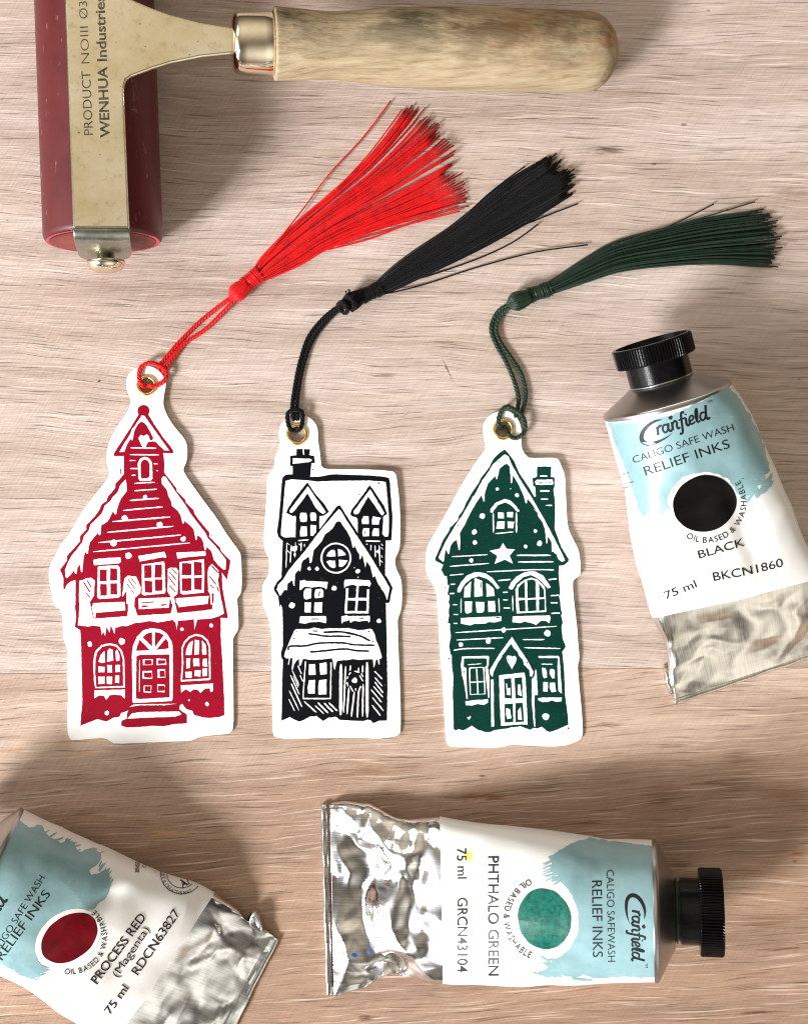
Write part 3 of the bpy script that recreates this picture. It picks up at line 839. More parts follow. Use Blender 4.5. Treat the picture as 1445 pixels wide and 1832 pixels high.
GREEN = """
i0 G2 1180,35 1100,90 1020,170 960,290 830,460 800,530 700,670 620,810 560,940 500,1030 490,1080 370,1200 350,1260 270,1380 150,1660 155,1690 265,1750 G4 310,300 280,385 340,490 375,490 385,635 415,650 385,800 425,830 405,940 425,1000 405,1100 415,1170 395,1290 430,1310 430,1420 445,1520 415,1700 440,1830 G6 330,290 330,430 355,620 345,900 355,1200 360,1430 390,1455 430,1435 510,1455 580,1420 640,1380 750,1450 790,1455 850,1480 930,1480 990,1450 1221,1420 G7 200,1410 350,1390 500,1445 560,1420 620,1425 690,1400 760,1460 810,1480 910,1450 1000,1410 1100,1365 1095,1250 1050,900 1035,500 1005,230 1060,150 G5 1110,1540 1100,1350 1120,1290 1090,1170 1105,1130 1075,980 1080,950 1055,840 1075,780 1060,600 1045,430 1055,400 1050,310 1140,300 1215,240 1220,200 1100,0 G3 1020,1400 960,1230 930,1160 940,960 935,700 910,500 930,470 930,315 865,300 875,150 860,135 645,135 640,305 565,325 580,455 610,465 625,620 600,630 500,460 350,240 270,50 G1 560,740 500,660 450,608
w1 G1 450,670 390,720 300,800 240,900 160,1010 60,1200 G2 710,740 640,870 560,1010 480,1120 310,1400 200,1640 210,1660 270,1710 285,1690 300,1540 320,1530 345,1590 360,1585 375,1480 420,1410 475,1380 500,1530 515,1535 525,1410 520,1270 590,1160 630,1070 680,970 760,830 840,715 870,810 885,810 890,680 940,540 1040,430 1065,480 1075,470 1110,320 1180,260 G1 480,795 515,830 525,940 530,1045 545,1040 555,940 620,1040 660,1130 700,1220 720,1305 735,1300 745,1240 820,1340 860,1400 G3 580,820 650,890 665,960 730,1040 770,1150 790,1330 800,1395 810,1390 820,1280 880,1370 885,1530 910,1530 960,1580 1000,1660 1050,1695 1100,1680 1090,1640 960,1380 860,1190 750,980 560,650 380,370 240,120 G1 540,800 500,700
w1 G3 610,380 640,350 890,345 910,400 900,435 625,435
l1 22 G3 690,290 815,290
l1 24 G3 690,535 850,535
l1 20 G3 705,668 825,668
l1 16 G3 785,770 890,770
k2 14 G3 670,405 730,400
k2 14 G3 840,398 870,398
k2 14 G3 640,378 660,372
d1 G1 355,1118,22 G3 315,605,34 G2 850,1025,46 735,1262,40 740,1420,34 688,1690,30 G3 615,1190,30 685,1395,46 455,1445,32 210,500,9
w1 G2 970,970 975,920 1050,830 1180,772 G3 120,665 200,690 280,760 350,850 345,875 310,870 220,770 130,725 G2 1180,830 1090,860 1030,930 1010,975
l1 18 G2 1015,985 1018,1270
l1 24 G3 305,890 305,1215
l1 14 G2 1045,1290 G3 255,1205
r1 G2 1085,975,1175,1060 G3 150,880,250,968
w1 G2 1075,1105 1185,1105 1180,1215 1060,1215
w1 G3 160,1035 270,1040 250,1145 165,1140
w1 G2 1160,1425 G3 140,1480 282,1495 195,1590 245,1725 110,1660 G2 1035,1740 1075,1620 960,1545 1115,1510
l1 16 G4 460,155 1080,118
l1 18 G4 430,320 1100,270
l1 14 G4 425,475 665,452
l1 18 G4 1060,415 G5 600,378 970,382
l1 24 G5 325,130 915,130
l1 22 G5 345,245 960,240
l1 20 G4 1260,565 G5 225,545
l1 16 G4 440,627 520,628
l1 18 G4 420,790 510,787
l1 16 G4 478,980 560,980
l1 16 G4 490,1150 570,1150
l1 16 G4 495,1304 560,1304
l1 18 G5 85,768 175,766
l1 18 G5 90,900 175,900
l1 18 G5 97,1038 210,1037
l1 20 G5 870,550 1020,537
l1 20 G5 910,825 1050,817
l1 20 G5 910,948 1035,948
l1 20 G5 920,1130 1070,1125
l1 18 G4 525,1463 G5 1015,1353
l1 18 G4 545,1590 1345,1550
l1 18 G4 490,1765 740,1735 1200,1735
l1 18 G5 425,1583 805,1582
l1 18 G5 455,1722 1080,1737
d1 G4 795,220,34 1350,1415,46 1090,1600,50 617,1670,40 G5 855,1475,60
w1 G4 555,765 560,700 620,590 720,480 850,425 920,420 1040,440 1160,520 1250,640 1285,690 1240,712 1160,610 1060,530 920,490 800,530 700,610 650,680 605,770
l1 16 G4 620,880 620,1125
l1 16 G4 1268,870 1280,1115
w1 G4 670,855 680,690 795,575 780,850
w1 G4 850,840 850,540 875,522 980,570 995,830 860,850
k2 14 G4 962,590 960,690
w1 G4 1055,610 1100,630 1185,710 1198,830 1060,845
w1 G4 680,925 810,925 805,1110 730,1135 695,1120
w1 G4 870,930 1020,935 1020,1090 990,1120 890,1120
w1 G4 1085,915 1200,915 1215,1100 1090,1110
w1 G4 615,1210 1310,1180 1315,1260 1180,1290 1110,1275 1040,1305 850,1310 780,1340 620,1310
k2 14 G4 1220,1204 1290,1204
w1 G5 185,690 230,600 320,500 450,425 560,405 650,410 780,480 915,680 860,705 760,590 660,510 570,470 450,500 320,610 255,718 200,710
w1 G5 305,720 340,640 460,550 580,515 680,545 800,660 820,740 835,1105 325,1130 310,900
i2 G5 350,860 350,690 460,575 470,865
i2 G5 505,560 580,545 650,570 655,860 510,870
i2 G5 710,610 790,720 800,855 715,860
i2 G5 360,905 470,900 480,1095 370,1100
i2 G5 510,900 665,890 665,1085 520,1095
i2 G5 710,890 805,880 810,1075 705,1085
l1 16 G5 255,825 262,1095
w1 G5 255,1180 895,1165 910,1215 885,1300 840,1265 750,1255 660,1330 580,1300 470,1270 380,1300 250,1285
w1 G6 490,300 900,290 910,320 905,430 890,470 915,620 915,940 900,950 860,620 850,460 875,450 880,330 520,330 515,470 555,480 560,700 580,965 560,960 520,700 490,600 470,430
l1 10 G6 575,430 795,413
s1 20 G6 605,480 825,470 850,885 620,895 605,480
s1 20 G6 715,490 740,885
s1 18 G6 620,705 840,690
w1 G6 545,1000 700,980 900,970 895,1020 830,1060 740,1040 640,1065 545,1060
w1 G6 562,1245 590,1250 620,1222 630,1250 595,1290
w1 G5 245,1535 G7 300,120 450,340 555,540 540,610 500,610 495,520 410,430 390,350 330,290 310,230 250,170 210,105 170,150 110,240 50,300 G6 1120,290 1050,400 985,530 965,620 930,580 920,515 1080,250 1221,60
w1 G7 220,500 150,380 135,320 150,285 200,290 225,305 260,290 295,320 280,390
s1 42 G6 960,660 967,1395
w1 G7 590,500 605,530 615,750 625,905 575,905 570,1000 585,1400 565,1390 530,1000 530,660 570,610
w1 G7 20,595 415,550 435,650 465,1365 370,1360 50,1385 30,1000
i2 G7 95,650 210,640 225,960 110,950
i2 G7 260,635 380,625 390,955 275,955
i2 G7 105,1045 235,1035 245,1325 110,1335
i2 G7 275,1030 390,1025 410,1320 275,1325
w3 G7 130,720 145,725 150,800 190,790 200,905 140,900
w3 G7 315,740 350,740 375,920 310,895
w3 G7 130,1105 190,1120 215,1265 150,1280 130,1200
w3 G7 355,1090 380,1290 315,1285 310,1150
w1 G7 630,295 950,290 965,330 1000,880 970,860 945,830 930,460 940,325 640,325
l1 12 G7 680,420 860,422
w1 G7 690,475 740,480 765,540 765,630 720,640 700,590
w1 G7 840,490 885,510 890,640 850,645 805,570 810,510
w1 G7 710,700 780,700 780,850 710,845
w1 G7 810,710 890,710 910,850 840,860 810,800
w1 G7 625,955 700,940 1000,940 995,1000 920,1010 840,985 780,1010 700,1015 640,985
d1 G7 750,1240,56
x2 G1 372,766,9 G2 490,1165,10 G4 350,685,10 G6 520,540,12 288,335,12 G7 1100,1420,14 460,395,12 160,350,10
"""

class Rough:
    """small uneven edges of a hand-cut print"""
    def __init__(self, amp): self.amp = amp
    def __call__(self, pts, closed=True):
        out = []
        n = len(pts)
        for i in range(n if closed else n - 1):
            a, b = pts[i], pts[(i + 1) % n]
            d = math.hypot(b[0] - a[0], b[1] - a[1])
            k = max(1, int(d / 3.5))
            for j in range(k):
                f = j / k
                x, y = a[0] + (b[0] - a[0]) * f, a[1] + (b[1] - a[1]) * f
                w = noise.noise_vector(Vector((x * 0.31, y * 0.31, 1.7)))
                w2 = noise.noise_vector(Vector((x * 0.9, y * 0.9, 9.1)))
                out.append((x + (w.x + 0.6 * w2.x) * self.amp, y + (w.y + 0.6 * w2.y) * self.amp))
        return out
rough_ink = Rough(0.55)

def stroke_poly(pts, w, taper=True):
    if len(pts) > 2 and pts[0] != pts[-1]: pts = catmull(pts, len(pts) * 3)
    L, Rr = [], []
    n = len(pts)
    for i, p in enumerate(pts):
        a = pts[max(i - 1, 0)]; b = pts[min(i + 1, n - 1)]
        dx, dy = b[0] - a[0], b[1] - a[1]; d = math.hypot(dx, dy) or 1
        hw = w / 2 * (0.45 if taper and i in (0, n - 1) else 1)
        if taper and i == 0: p0_ = p; 
        L.append((p[0] - dy / d * hw, p[1] + dx / d * hw)); Rr.append((p[0] + dy / d * hw, p[1] - dx / d * hw))
    if taper:          # full width just inside the ends
        def ins(i, j, f):
            p, q = pts[i], pts[j]; dx, dy = q[0] - p[0], q[1] - p[1]; d = math.hypot(dx, dy) or 1
            x, y = p[0] + dx * f, p[1] + dy * f
            s = 1 if j > i else -1
            return (x - dy / d * w / 2 * s, y + dx / d * w / 2 * s), (x + dy / d * w / 2 * s, y - dx / d * w / 2 * s)
        a = ins(0, 1, 0.12 if n == 2 else 0.4); b = ins(n - 1, n - 2, 0.12 if n == 2 else 0.4)
        L = [L[0], a[0]] + L[1:-1] + [b[0], L[-1]]; Rr = [Rr[0], a[1]] + Rr[1:-1] + [b[1], Rr[-1]]
    return L + Rr[::-1]

def parse_print(src):
    items = []
    for ln in src.strip().splitlines():
        head, rest = ln.strip().split(' ', 1)
        kind, lev = head[0], int(head[1])
        if kind in 'iw':
            items.append((lev, kind == 'i', rough_ink(poly(rest))))
        elif kind in 'lks':
            w, rest = rest.split(' ', 1)
            tk = toks(rest)
            items.append((lev, kind == 'k', rough_ink(stroke_poly([pt(v, *n) for v, n in tk], float(w) / tk[0][0][2] * {'k': 1.35, 'l': 1.12, 's': 1.0}[kind], kind != 's'))))
        elif kind in 'dx':
            for v, (x, y, r) in toks(rest):
                cx, cy = pt(v, x, y); r /= v[2]
                items.append((lev, kind == 'x', rough_ink([(cx + r * (1 + random.uniform(-.16, .16)) * math.cos(a * math.pi / 5), cy + r * (1 + random.uniform(-.16, .16)) * math.sin(a * math.pi / 5)) for a in range(10)])))
        elif kind in 'eE':
            for v, (x, y, rx, ry) in toks(rest):
                cx, cy = pt(v, x, y)
                items.append((lev, kind == 'e', rough_ink([(cx + rx / v[2] * math.cos(a * math.pi / 18), cy + ry / v[2] * math.sin(a * math.pi / 18)) for a in range(36)])))
        elif kind in 'rq':
            for v, (x0, y0, x1, y1) in toks(rest):
                j = lambda: random.uniform(-5, 5)
                items.append((lev, kind == 'q', rough_ink([pt(v, x0 + j(), y0 + j()), pt(v, x1 + j(), y0 + j()), pt(v, x1 + j(), y1 + j()), pt(v, x0 + j(), y1 + j())])))
    items.sort(key=lambda t: t[0])
    return items

CARD_T = 0.00045
def bookmark(card_src, print_src, ink_mat, label, eye, tilt, er=(19.5, 13.0)):
    outline = poly(card_src)
    sm = []
    n = len(outline)
    for i in range(n):                                              # soften the cut line
        a, b, c_ = outline[i - 1], outline[i], outline[(i + 1) % n]
        for f in (0.30,):
            sm.append((b[0] + (a[0] - b[0]) * f, b[1] + (a[1] - b[1]) * f))
            sm.append((b[0] + (c_[0] - b[0]) * f, b[1] + (c_[1] - b[1]) * f))
    outline = sm
    cx = sum(p[0] for p in outline) / len(outline); cy = sum(p[1] for p in outline) / len(outline)
    zmin = min((p[0] - cx) * tilt[0] + (p[1] - cy) * tilt[1] for p in outline)
    def zc(px, py): return 0.00006 + (px - cx) * tilt[0] + (py - cy) * tilt[1] - zmin
    c0 = P(cx, cy)
    root = thing("bookmark", label, "bookmark", (c0.x, c0.y, 0), "printed house bookmarks")
    # card with its punched hole
    hole = [(eye[0] + 15.5 * math.cos(a * math.pi / 20), eye[1] - 15.5 * math.sin(a * math.pi / 20)) for a in range(40)]
    loops = [outline, hole]
    flat = [p for l in loops for p in l]
    tri = tessellate_polygon([[Vector((x, -y, 0)) for x, y in l] for l in loops])
    k = len(flat)
    V = [P(x, y, zc(x, y) + CARD_T) for x, y in flat] + [P(x, y, zc(x, y)) for x, y in flat]
    F = []
    for t in tri:
        i, j, l = t
        up = (V[j] - V[i]).cross(V[l] - V[i]).z > 0
        F.append((i, j, l) if up else (i, l, j)); F.append(tuple(x + k for x in ((i, l, j) if up else (i, j, l))))
    st = 0
    for l in loops:
        for i in range(len(l)):
            a, b = st + i, st + (i + 1) % len(l)
            F.append((a, b, b + k, a + k))
        st += len(l)
    card = mesh("card", V, F, M['card'], root, smooth=False)
    # the print: layers of ink and cleared paper
    V, F, MI = [], [], []
    cnt = {}
    for lev, is_ink, pl in parse_print(print_src):
        i0 = cnt.get(lev, 0); cnt[lev] = i0 + 1
        dz = CARD_T + 0.000012 + lev * 0.000011 + (i0 % 20) * 0.0000005
        b = len(V)
        V += [P(x, y, zc(x, y) + dz) for x, y in pl]
        for t in tessellate_polygon([[Vector((x, -y, 0)) for x, y in pl]]):
            i, j, l = (b + q for q in t)
            cr = (V[j] - V[i]).cross(V[l] - V[i]).z
            if abs(cr) < 1e-13: continue
            F.append((i, j, l) if cr > 0 else (i, l, j)); MI.append(0 if is_ink else 1)
    mesh("house_print", V, F, [ink_mat, M['card']], card, smooth=False, mat_idx=MI)
    # brass eyelet
    V, F = [], []
    z0 = zc(*eye)
    o = P(eye[0], eye[1], z0)
    nrm = (P(eye[0] + 10, eye[1], zc(eye[0] + 10, eye[1])) - o).cross(P(eye[0], eye[1] - 10, zc(eye[0], eye[1] - 10)) - o).normalized()
    ro, ri = er[0] * S, er[1] * S
    prof = [(-0.00025, ri * 1.08), (-0.0003, ri), (CARD_T * .5, ri), (CARD_T + 0.0004, ri * 1.01)]
    for q in range(9):
        a = math.pi * (1 - q / 8)
        prof.append((CARD_T + 0.0003 + 0.00042 * math.sin(a), (ro + ri) / 2 + (ro - ri) / 2 * math.cos(a)))
    prof.append((CARD_T + 0.00002, ro))
    lathe(o, nrm, prof, 56, V, F, closed_ends=(False, False))
    mesh("eyelet", V, F, M['brass'], root)
    return root, zc

red_bm, red_z = bookmark(RED_CARD, RED, M['ink_red'], "bookmark with a red printed two storey house and pointed steeple", (263.5, 690), (1.6e-6, -1.3e-6), (18.5, 12.5))
blk_bm, blk_z = bookmark(BLACK_CARD, BLACK, M['ink_black'], "bookmark with a black printed cottage with two dormers and a plank door", (532, 777), (2.0e-6, -1.4e-6))
grn_bm, grn_z = bookmark(GREEN_CARD, GREEN, M['ink_green'], "bookmark with a dark green printed house with a star and steep gable", (900, 768), (1.8e-6, -1.4e-6))
# ------------------------------------------------------------------ tassels tied through the eyelets
def smooth_path(pts, n):
    return [P(*p) for p in catmull([(p[0], p[1], p[2]) for p in pts], n)]

def cord(name, pts, parent, mat, r=0.00066, strands=3, pitch=0.0034, n=None):
    """a twisted cord along photograph points (px, py, z)"""
    rough_len = sum((P(*pts[i + 1]) - P(*pts[i])).length for i in range(len(pts) - 1))
    n = n or max(40, int(rough_len / 0.00035))
    path = smooth_path(pts, n)
    fr = frames(path)
    L = [0.0]
    for i in range(1, n): L.append(L[-1] + (path[i] - path[i - 1]).length)
    V, F, UV = [], [], []
    sr = r * 0.56; hr = r * 0.47
    for s in range(strands):
        sp = []
        for i in range(n):
            a = 2 * math.pi * (L[i] / pitch + s / strands)
            t, sd, up = fr[i]
            sp.append(path[i] + sd * (hr * math.cos(a)) + up * (hr * math.sin(a)))
        tube_geo(sp, sr, 7, V, F, UV=UV)
    return mesh(name, V, F, mat, parent, uvs=UV)

def tassel(label, mat, cords, loop, head, wrap, top, bot, tips, count, strays, hmax, tr=0.00021, tuft=None, knot=None, seed=1):
    rnd = random.Random(seed)
    c0 = P(*head[0])
    root = thing("tassel", label, "tassel", (c0.x, c0.y, 0), "tassels on the bookmarks")
    for c in cords: cord("cord", c, root, mat)
    cord("loop", loop, root, mat, n=220)
    if knot: cord("knot", knot, root, mat, n=110)
    # head: a bulb of gathered threads
    (hx, hy), (dx, dy), hl, hw = head[0], head[1], head[2], head[3]
    zc = hw * S * 0.5 + 0.0004
    ctr = P(hx, hy, zc); d3 = Vector((dx, -dy, 0)).normalized()
    V, F, UV = [], [], []
    sdv = Vector((0, 0, 1)).cross(d3).normalized()
    def hr_(f): return hw * S / 2 * max(0.03, (math.sin(math.pi * min(1, f * 1.12 + 0.03)) if f < 0.42 else 1 - 0.30 * ((f - 0.42) / 0.58) ** 1.6))
    nm = 25
    for q in range(nm):                                             # threads folded over the top of the head
        th = 2 * math.pi * (q + rnd.uniform(-.3, .3)) / nm; tw = rnd.uniform(-0.25, 0.25)
        pth = []
        for k in range(19):
            f = k / 18; a = th + tw * f
            r = hr_(f) * (0.93 + rnd.uniform(-.01, .015)) - 0.00022
            pth.append(ctr + d3 * ((f - 0.5) * hl * S) + sdv * (r * math.cos(a)) + Vector((0, 0, r * math.sin(a))))
        tube_geo(pth, 0.00036 * rnd.uniform(.85, 1.2), 6, V, F, UV=UV)
    b_ = len(V)
    lathe(ctr, d3, [((k / 18 - 0.5) * hl * S, hr_(k / 18) * 0.86) for k in range(19)], 40, V, F)
    UV += [(0, 0)] * (len(V) - b_)
    mesh("head", V, F, mat, root, uvs=UV)
    # binding wound round the neck
    w0 = P(wrap[0][0], wrap[0][1], wrap[2] * S * .5 + 0.0003); w1 = P(wrap[1][0], wrap[1][1], wrap[2] * S * .5 + 0.0003)
    ax = (w1 - w0); ln = ax.length; ax.normalize()
    sd = Vector((0, 0, 1)).cross(ax).normalized(); up = ax.cross(sd)
    V, F = [], []
    turns = max(6, int(ln / 0.00050))
    path = []
    for i in range(turns * 20 + 1):
        f = i / (turns * 20); a = 2 * math.pi * turns * f
        rr = wrap[2] * S / 2 * (0.92 + 0.06 * math.sin(f * 9 + 1))
        path.append(w0 + ax * (ln * f + 0.00012 * math.sin(a * .37)) + sd * (rr * math.cos(a)) + up * (rr * math.sin(a) * 0.92))
    UV = []
    tube_geo(path, 0.00030, 5, V, F, UV=UV)
    b_ = len(V)
    lathe(w0, ax, [(0, wrap[2] * S / 2 * .9), (ln, wrap[2] * S / 2 * .9)], 24, V, F)
    UV += [(0, 0)] * (len(V) - b_)
    mesh("binding", V, F, mat, root, uvs=UV)
    # skirt of cut threads
    K = len(top)
    V, F, UV = [], [], []
    NP = 26
    tp = catmull(top, NP); bt = catmull(bot, NP)
    tl = catmull(tips, 60)
    for i in range(count):
        s = min(0.995, max(0.005, (i + rnd.uniform(-0.9, 1.9)) / count))
        s1 = min(0.995, max(0.005, s + rnd.gauss(0, 0.035)))
        lay = rnd.random()
        pts = []
        ph1, ph2, am = rnd.uniform(0, 6.3), rnd.uniform(0, 6.3), rnd.uniform(0.0, 0.016)
        cl = 0.035 * math.sin(i * 0.83 + seed) * (0.5 + 0.5 * math.sin(i * 0.31))
        s1 = min(0.995, max(0.005, s1 + cl))
        tip = tl[int(s1 * 59)]
        ext = rnd.gauss(0, 7.5)
        for k in range(NP):
            f = k / (NP - 1)
            ss = s + (s1 - s) * f + am * math.sin(f * 5 + ph1) + 0.3 * am * math.sin(f * 21 + ph2)
            ss = min(1.0, max(0.0, ss))
            x = tp[k][0] + (bt[k][0] - tp[k][0]) * ss; y = tp[k][1] + (bt[k][1] - tp[k][1]) * ss
            if f > 0.72:
                g2 = (f - 0.72) / 0.28
                x += (tip[0] - (tp[-1][0] + (bt[-1][0] - tp[-1][0]) * ss)) * g2 * g2
                y += (tip[1] - (tp[-1][1] + (bt[-1][1] - tp[-1][1]) * ss)) * g2 * g2
            if k == NP - 1:
                ddx, ddy = x - px_, y - py_; dd = math.hypot(ddx, ddy) or 1
                x += ddx / dd * ext; y += ddy / dd * ext
            px_, py_ = x, y
            hh = (hmax[0] * (1 - f) + hmax[1] * f) * math.sqrt(max(0.06, 1 - (2 * ss - 1) ** 2))
            z = tr + hh * lay + 0.00012 * math.sin(f * 8 + ph2) * f
            pts.append(P(x, y, max(tr, z)))
        tube_geo(pts, tr * rnd.uniform(0.80, 1.15), 6, V, F, UV=UV)
    sk = mesh("thread_skirt", V, F, mat, root, uvs=UV)
    sk["kind"] = "stuff"
    for st in strays:
        V, F, UV = [], [], []
        p_ = [P(*q) for q in catmull([(x, y, z) for x, y, z in st], 30)]
        tube_geo(p_, tr, 6, V, F, UV=UV)
        mesh("stray_thread", V, F, mat, root, uvs=UV)
    if tuft:
        V, F = [], []
        for _ in range(9):
            a = (tuft[0] + rnd.uniform(-5, 5), tuft[1] + rnd.uniform(-2, 6), 0.004)
            b = (a[0] + rnd.uniform(-9, 6), a[1] - rnd.uniform(6, 15), 0.0045 + rnd.uniform(-.001, .001))
            c_ = (b[0] + rnd.uniform(-2, 8), b[1] - rnd.uniform(0, 4), b[2])
            tube_geo([P(*q) for q in catmull([a, b, c_], 8)], tr, 5, V, F)
        mesh("cut_end", V, F, mat, root)
    return root

def zt(zf, x, y, d): return zf(x, y) + CARD_T + d
c = 0.00066
R_ = lambda x, y, d=c: (x, y, zt(red_z, x, y, d))
red_loop = [(261, 691, 0.0007), R_(256, 690, 0.0007), R_(250.5, 682), R_(249, 672), R_(251, 660, .0008), (258, 653, 0.0024), (268, 649, 0.0026), (278, 651, 0.0026), (287, 655, 0.0022),
            (295, 661, 0.0022), (298, 670, 0.0022), R_(295.5, 679, .0009), R_(288, 686), R_(278, 690.5), R_(270, 691, .0008), (264, 690, 0.0006)]
tassel("bright red tassel with a wide fan of threads, tied to the red house bookmark", M['thread_red'],
       [[(284, 664, .0008), (287, 653, .0016), (303, 633, .0012), (323, 610, .0008), (355, 578, .0008), (383, 555, .0014), (405, 539, .0024), (418, 528, .0028)],
        [(290, 668, .0008), (297, 658, .0016), (312, 637, .0012), (331, 614, .0008), (364, 592, .0008), (392, 566, .0014), (413, 544, .0024), (424, 532, .0028)]],
       red_loop, ((427, 521), (0.77, -0.64), 40, 34), ((438, 511), (466, 488), 29),
       [(455, 479), (474, 452), (529, 397), (588, 347), (657, 283), (722, 212)], [(472, 503), (500, 492), (538, 476), (588, 447), (690, 410), (815, 376)],
       [(722, 200), (740, 201), (757, 214), (774, 232), (781, 245), (803, 263), (806, 290), (800, 305), (815, 322), (832, 345), (833, 373)],
       112, [[(462, 478, .004), (500, 428, .003), (545, 370, .0015), (590, 310, .0012), (650, 245, .001), (699, 180, .001)],
            [(600, 440, .001), (650, 425, .0008), (720, 405, .0008), (780, 384, .001), (812, 373, .001)],
            [(585, 447, .001), (660, 428, .0006), (730, 402, .0006), (822, 378, .001)],
            [(600, 340, .003), (660, 275, .002), (719, 196, .0014)]],
       (0.0046, 0.0022), seed=3)
B_ = lambda x, y, d=c: (x, y, zt(blk_z, x, y, d))
blk_loop = [(526, 770, .0006), B_(520, 768, .0008), B_(516, 760), B_(514.5, 750), B_(514.5, 742, .0009), (518, 736, .0026), (528, 733.5, .0029), (538, 735, .0026), B_(541.5, 742, .0009),
            B_(541, 751), B_(540, 760), B_(536, 768, .0008), (530, 771, .0006)]
tassel("black tassel with a dense bundle of threads, tied to the black cottage bookmark", M['thread_black'],
       [[(527, 752, .0009), (524, 742, .0018), (523, 725, .0014), (528, 690, .0008), (536, 650, .0008), (551, 605, .0008), (575, 573, .0012), (600, 552, .0024), (615, 545, .0026)],
        [(533, 752, .0009), (532, 742, .0018), (531, 725, .0014), (535, 690, .0008), (543, 652, .0008), (558, 610, .0008), (581, 578, .0012), (604, 556, .0024), (617, 548, .0026)]],
       blk_loop, ((630, 539), (0.86, -0.5), 40, 34), ((646, 531), (684, 514), 27),
       [(672, 506), (700, 478), (740, 448), (800, 408), (850, 368), (900, 327), (962, 288)], [(680, 529), (712, 516), (750, 498), (810, 470), (870, 440), (940, 402), (1005, 360)],
       [(950, 297), (972, 287), (988, 288), (992, 302), (1012, 308), (1016, 322), (1020, 334), (1008, 346), (1018, 352)],
       180, [[(686, 526, .002), (720, 519, .001), (771, 505, .0006), (854, 478, .0006), (957, 451, .0008), (1051, 438, .001)],
             [(740, 500, .001), (771, 492, .0006), (854, 463, .0006), (916, 434, .0008), (962, 401, .0008)],
             [(838, 380, .002), (870, 350, .0012), (905, 322, .001), (939, 297, .001)],
             [(930, 405, .001), (980, 385, .001), (1034, 364, .001)], [(940, 398, .0016), (985, 372, .0014), (1020, 350, .0012)]],
       (0.0044, 0.0026), tuft=(629, 532), knot=[(612, 556, .0016), (604, 548, .0036), (612, 540, .0058), (622, 552, .0056), (618, 560, .0034), (608, 552, .003), (616, 536, .005), (626, 532, .0062), (634, 544, .0062), (630, 556, .0044)], seed=5)
G_ = lambda x, y, d=c: (x, y, zt(grn_z, x, y, d))
grn_loop = [(897, 766, .0005), G_(892.5, 760, .0007), G_(891.5, 750), G_(894, 741), G_(899, 732, .0009), (907, 727, .0026), (917, 731.5, .0030), (927, 737, .0028), (934, 745, .0024), (938.5, 755, .0024),
            (938.5, 768, .0022), G_(933, 778, .0010), G_(924, 783.5), G_(915, 782), G_(909, 776, .0008), (905, 768, .0006), (901, 762, .0003)]
tassel("dark green tassel on a curved cord, tied to the green house bookmark", M['thread_green'],
       [[(919, 748, .0009), (924, 735, .0018), (927, 714, .0010), (920, 684, .0008), (905, 648, .0008), (888, 618, .0008), (878.5, 592, .0008), (882, 572, .0008), (893, 555, .0018), (908, 546, .0026), (918, 543, .0028)],
        [(926, 750, .0009), (934, 735, .0018), (940, 706, .0010), (933, 672, .0008), (916, 643, .0008), (897, 616, .0008), (887, 594, .0012), (889, 576, .0014), (898, 560, .0022), (911, 550, .0028), (919, 546, .0028)]],
       grn_loop, ((927, 538), (0.93, -0.36), 42, 36), ((946, 529), (984, 516), 27),
       [(980, 505), (1010, 485), (1048, 460), (1097, 432), (1172, 411), (1255, 391), (1352, 377)], [(986, 526), (1015, 517), (1048, 506), (1110, 487), (1193, 477), (1276, 474), (1362, 480)],
       [(1352, 375), (1368, 386), (1364, 396), (1377, 404), (1376, 416), (1386, 424), (1380, 438), (1384, 453), (1374, 468), (1376, 479)],
       104, [[(1095, 440, .003), (1140, 425, .002), (1190, 407, .0012), (1235, 386, .001), (1276, 365, .001)],
            [(1110, 435, .003), (1193, 407, .0016), (1270, 385, .001), (1349, 361, .001)]],
       (0.0044, 0.0030), seed=9)
# ------------------------------------------------------------------ lettering
_gcache = {}
def glyphs(text, weight=0.0):
    """flat triangles of a text line in the built-in face: verts [(x, y)], faces, width; capital height is 1"""
    key = (text, weight)
    if key in _gcache: return _gcache[key]
    cu = bpy.data.curves.new("lettering", 'FONT')
    cu.body = text; cu.fill_mode = 'BOTH'; cu.dimensions = '2D'; cu.offset = weight; cu.resolution_u = 4
    ob = bpy.data.objects.new("lettering", cu)
    COL.objects.link(ob)
    bpy.context.view_layer.update()
    dg = bpy.context.evaluated_depsgraph_get()
    me = bpy.data.meshes.new_from_object(ob.evaluated_get(dg))
    me.calc_loop_triangles()
    CH = 0.729
    v = [(q.co.x / CH, q.co.y / CH) for q in me.vertices]
    f = [tuple(t.vertices) for t in me.loop_triangles]
    x0 = min(p[0] for p in v); x1 = max(p[0] for p in v)
    v = [(p[0] - x0, p[1]) for p in v]
    bpy.data.objects.remove(ob); bpy.data.curves.remove(cu); bpy.data.meshes.remove(me)
    _gcache[key] = (v, f, x1 - x0)
    return _gcache[key]

def line_px(text, p0, p1, cap, weight=0.0, shear=0.0, bow=0.0):
    """a text line between two baseline points of the photograph -> px verts, faces"""
    v, f, w = glyphs(text, weight)
    dx, dy = p1[0] - p0[0], p1[1] - p0[1]; d = math.hypot(dx, dy)
    ux, uy = dx / d, dy / d; vx, vy = uy, -ux
    out = []
    for x, y in v:
        xx = x / w * d + y * cap * shear; yy = y * cap + bow * math.sin(math.pi * x / w)
        out.append((p0[0] + ux * xx + vx * yy, p0[1] + uy * xx + vy * yy))
    return out, f

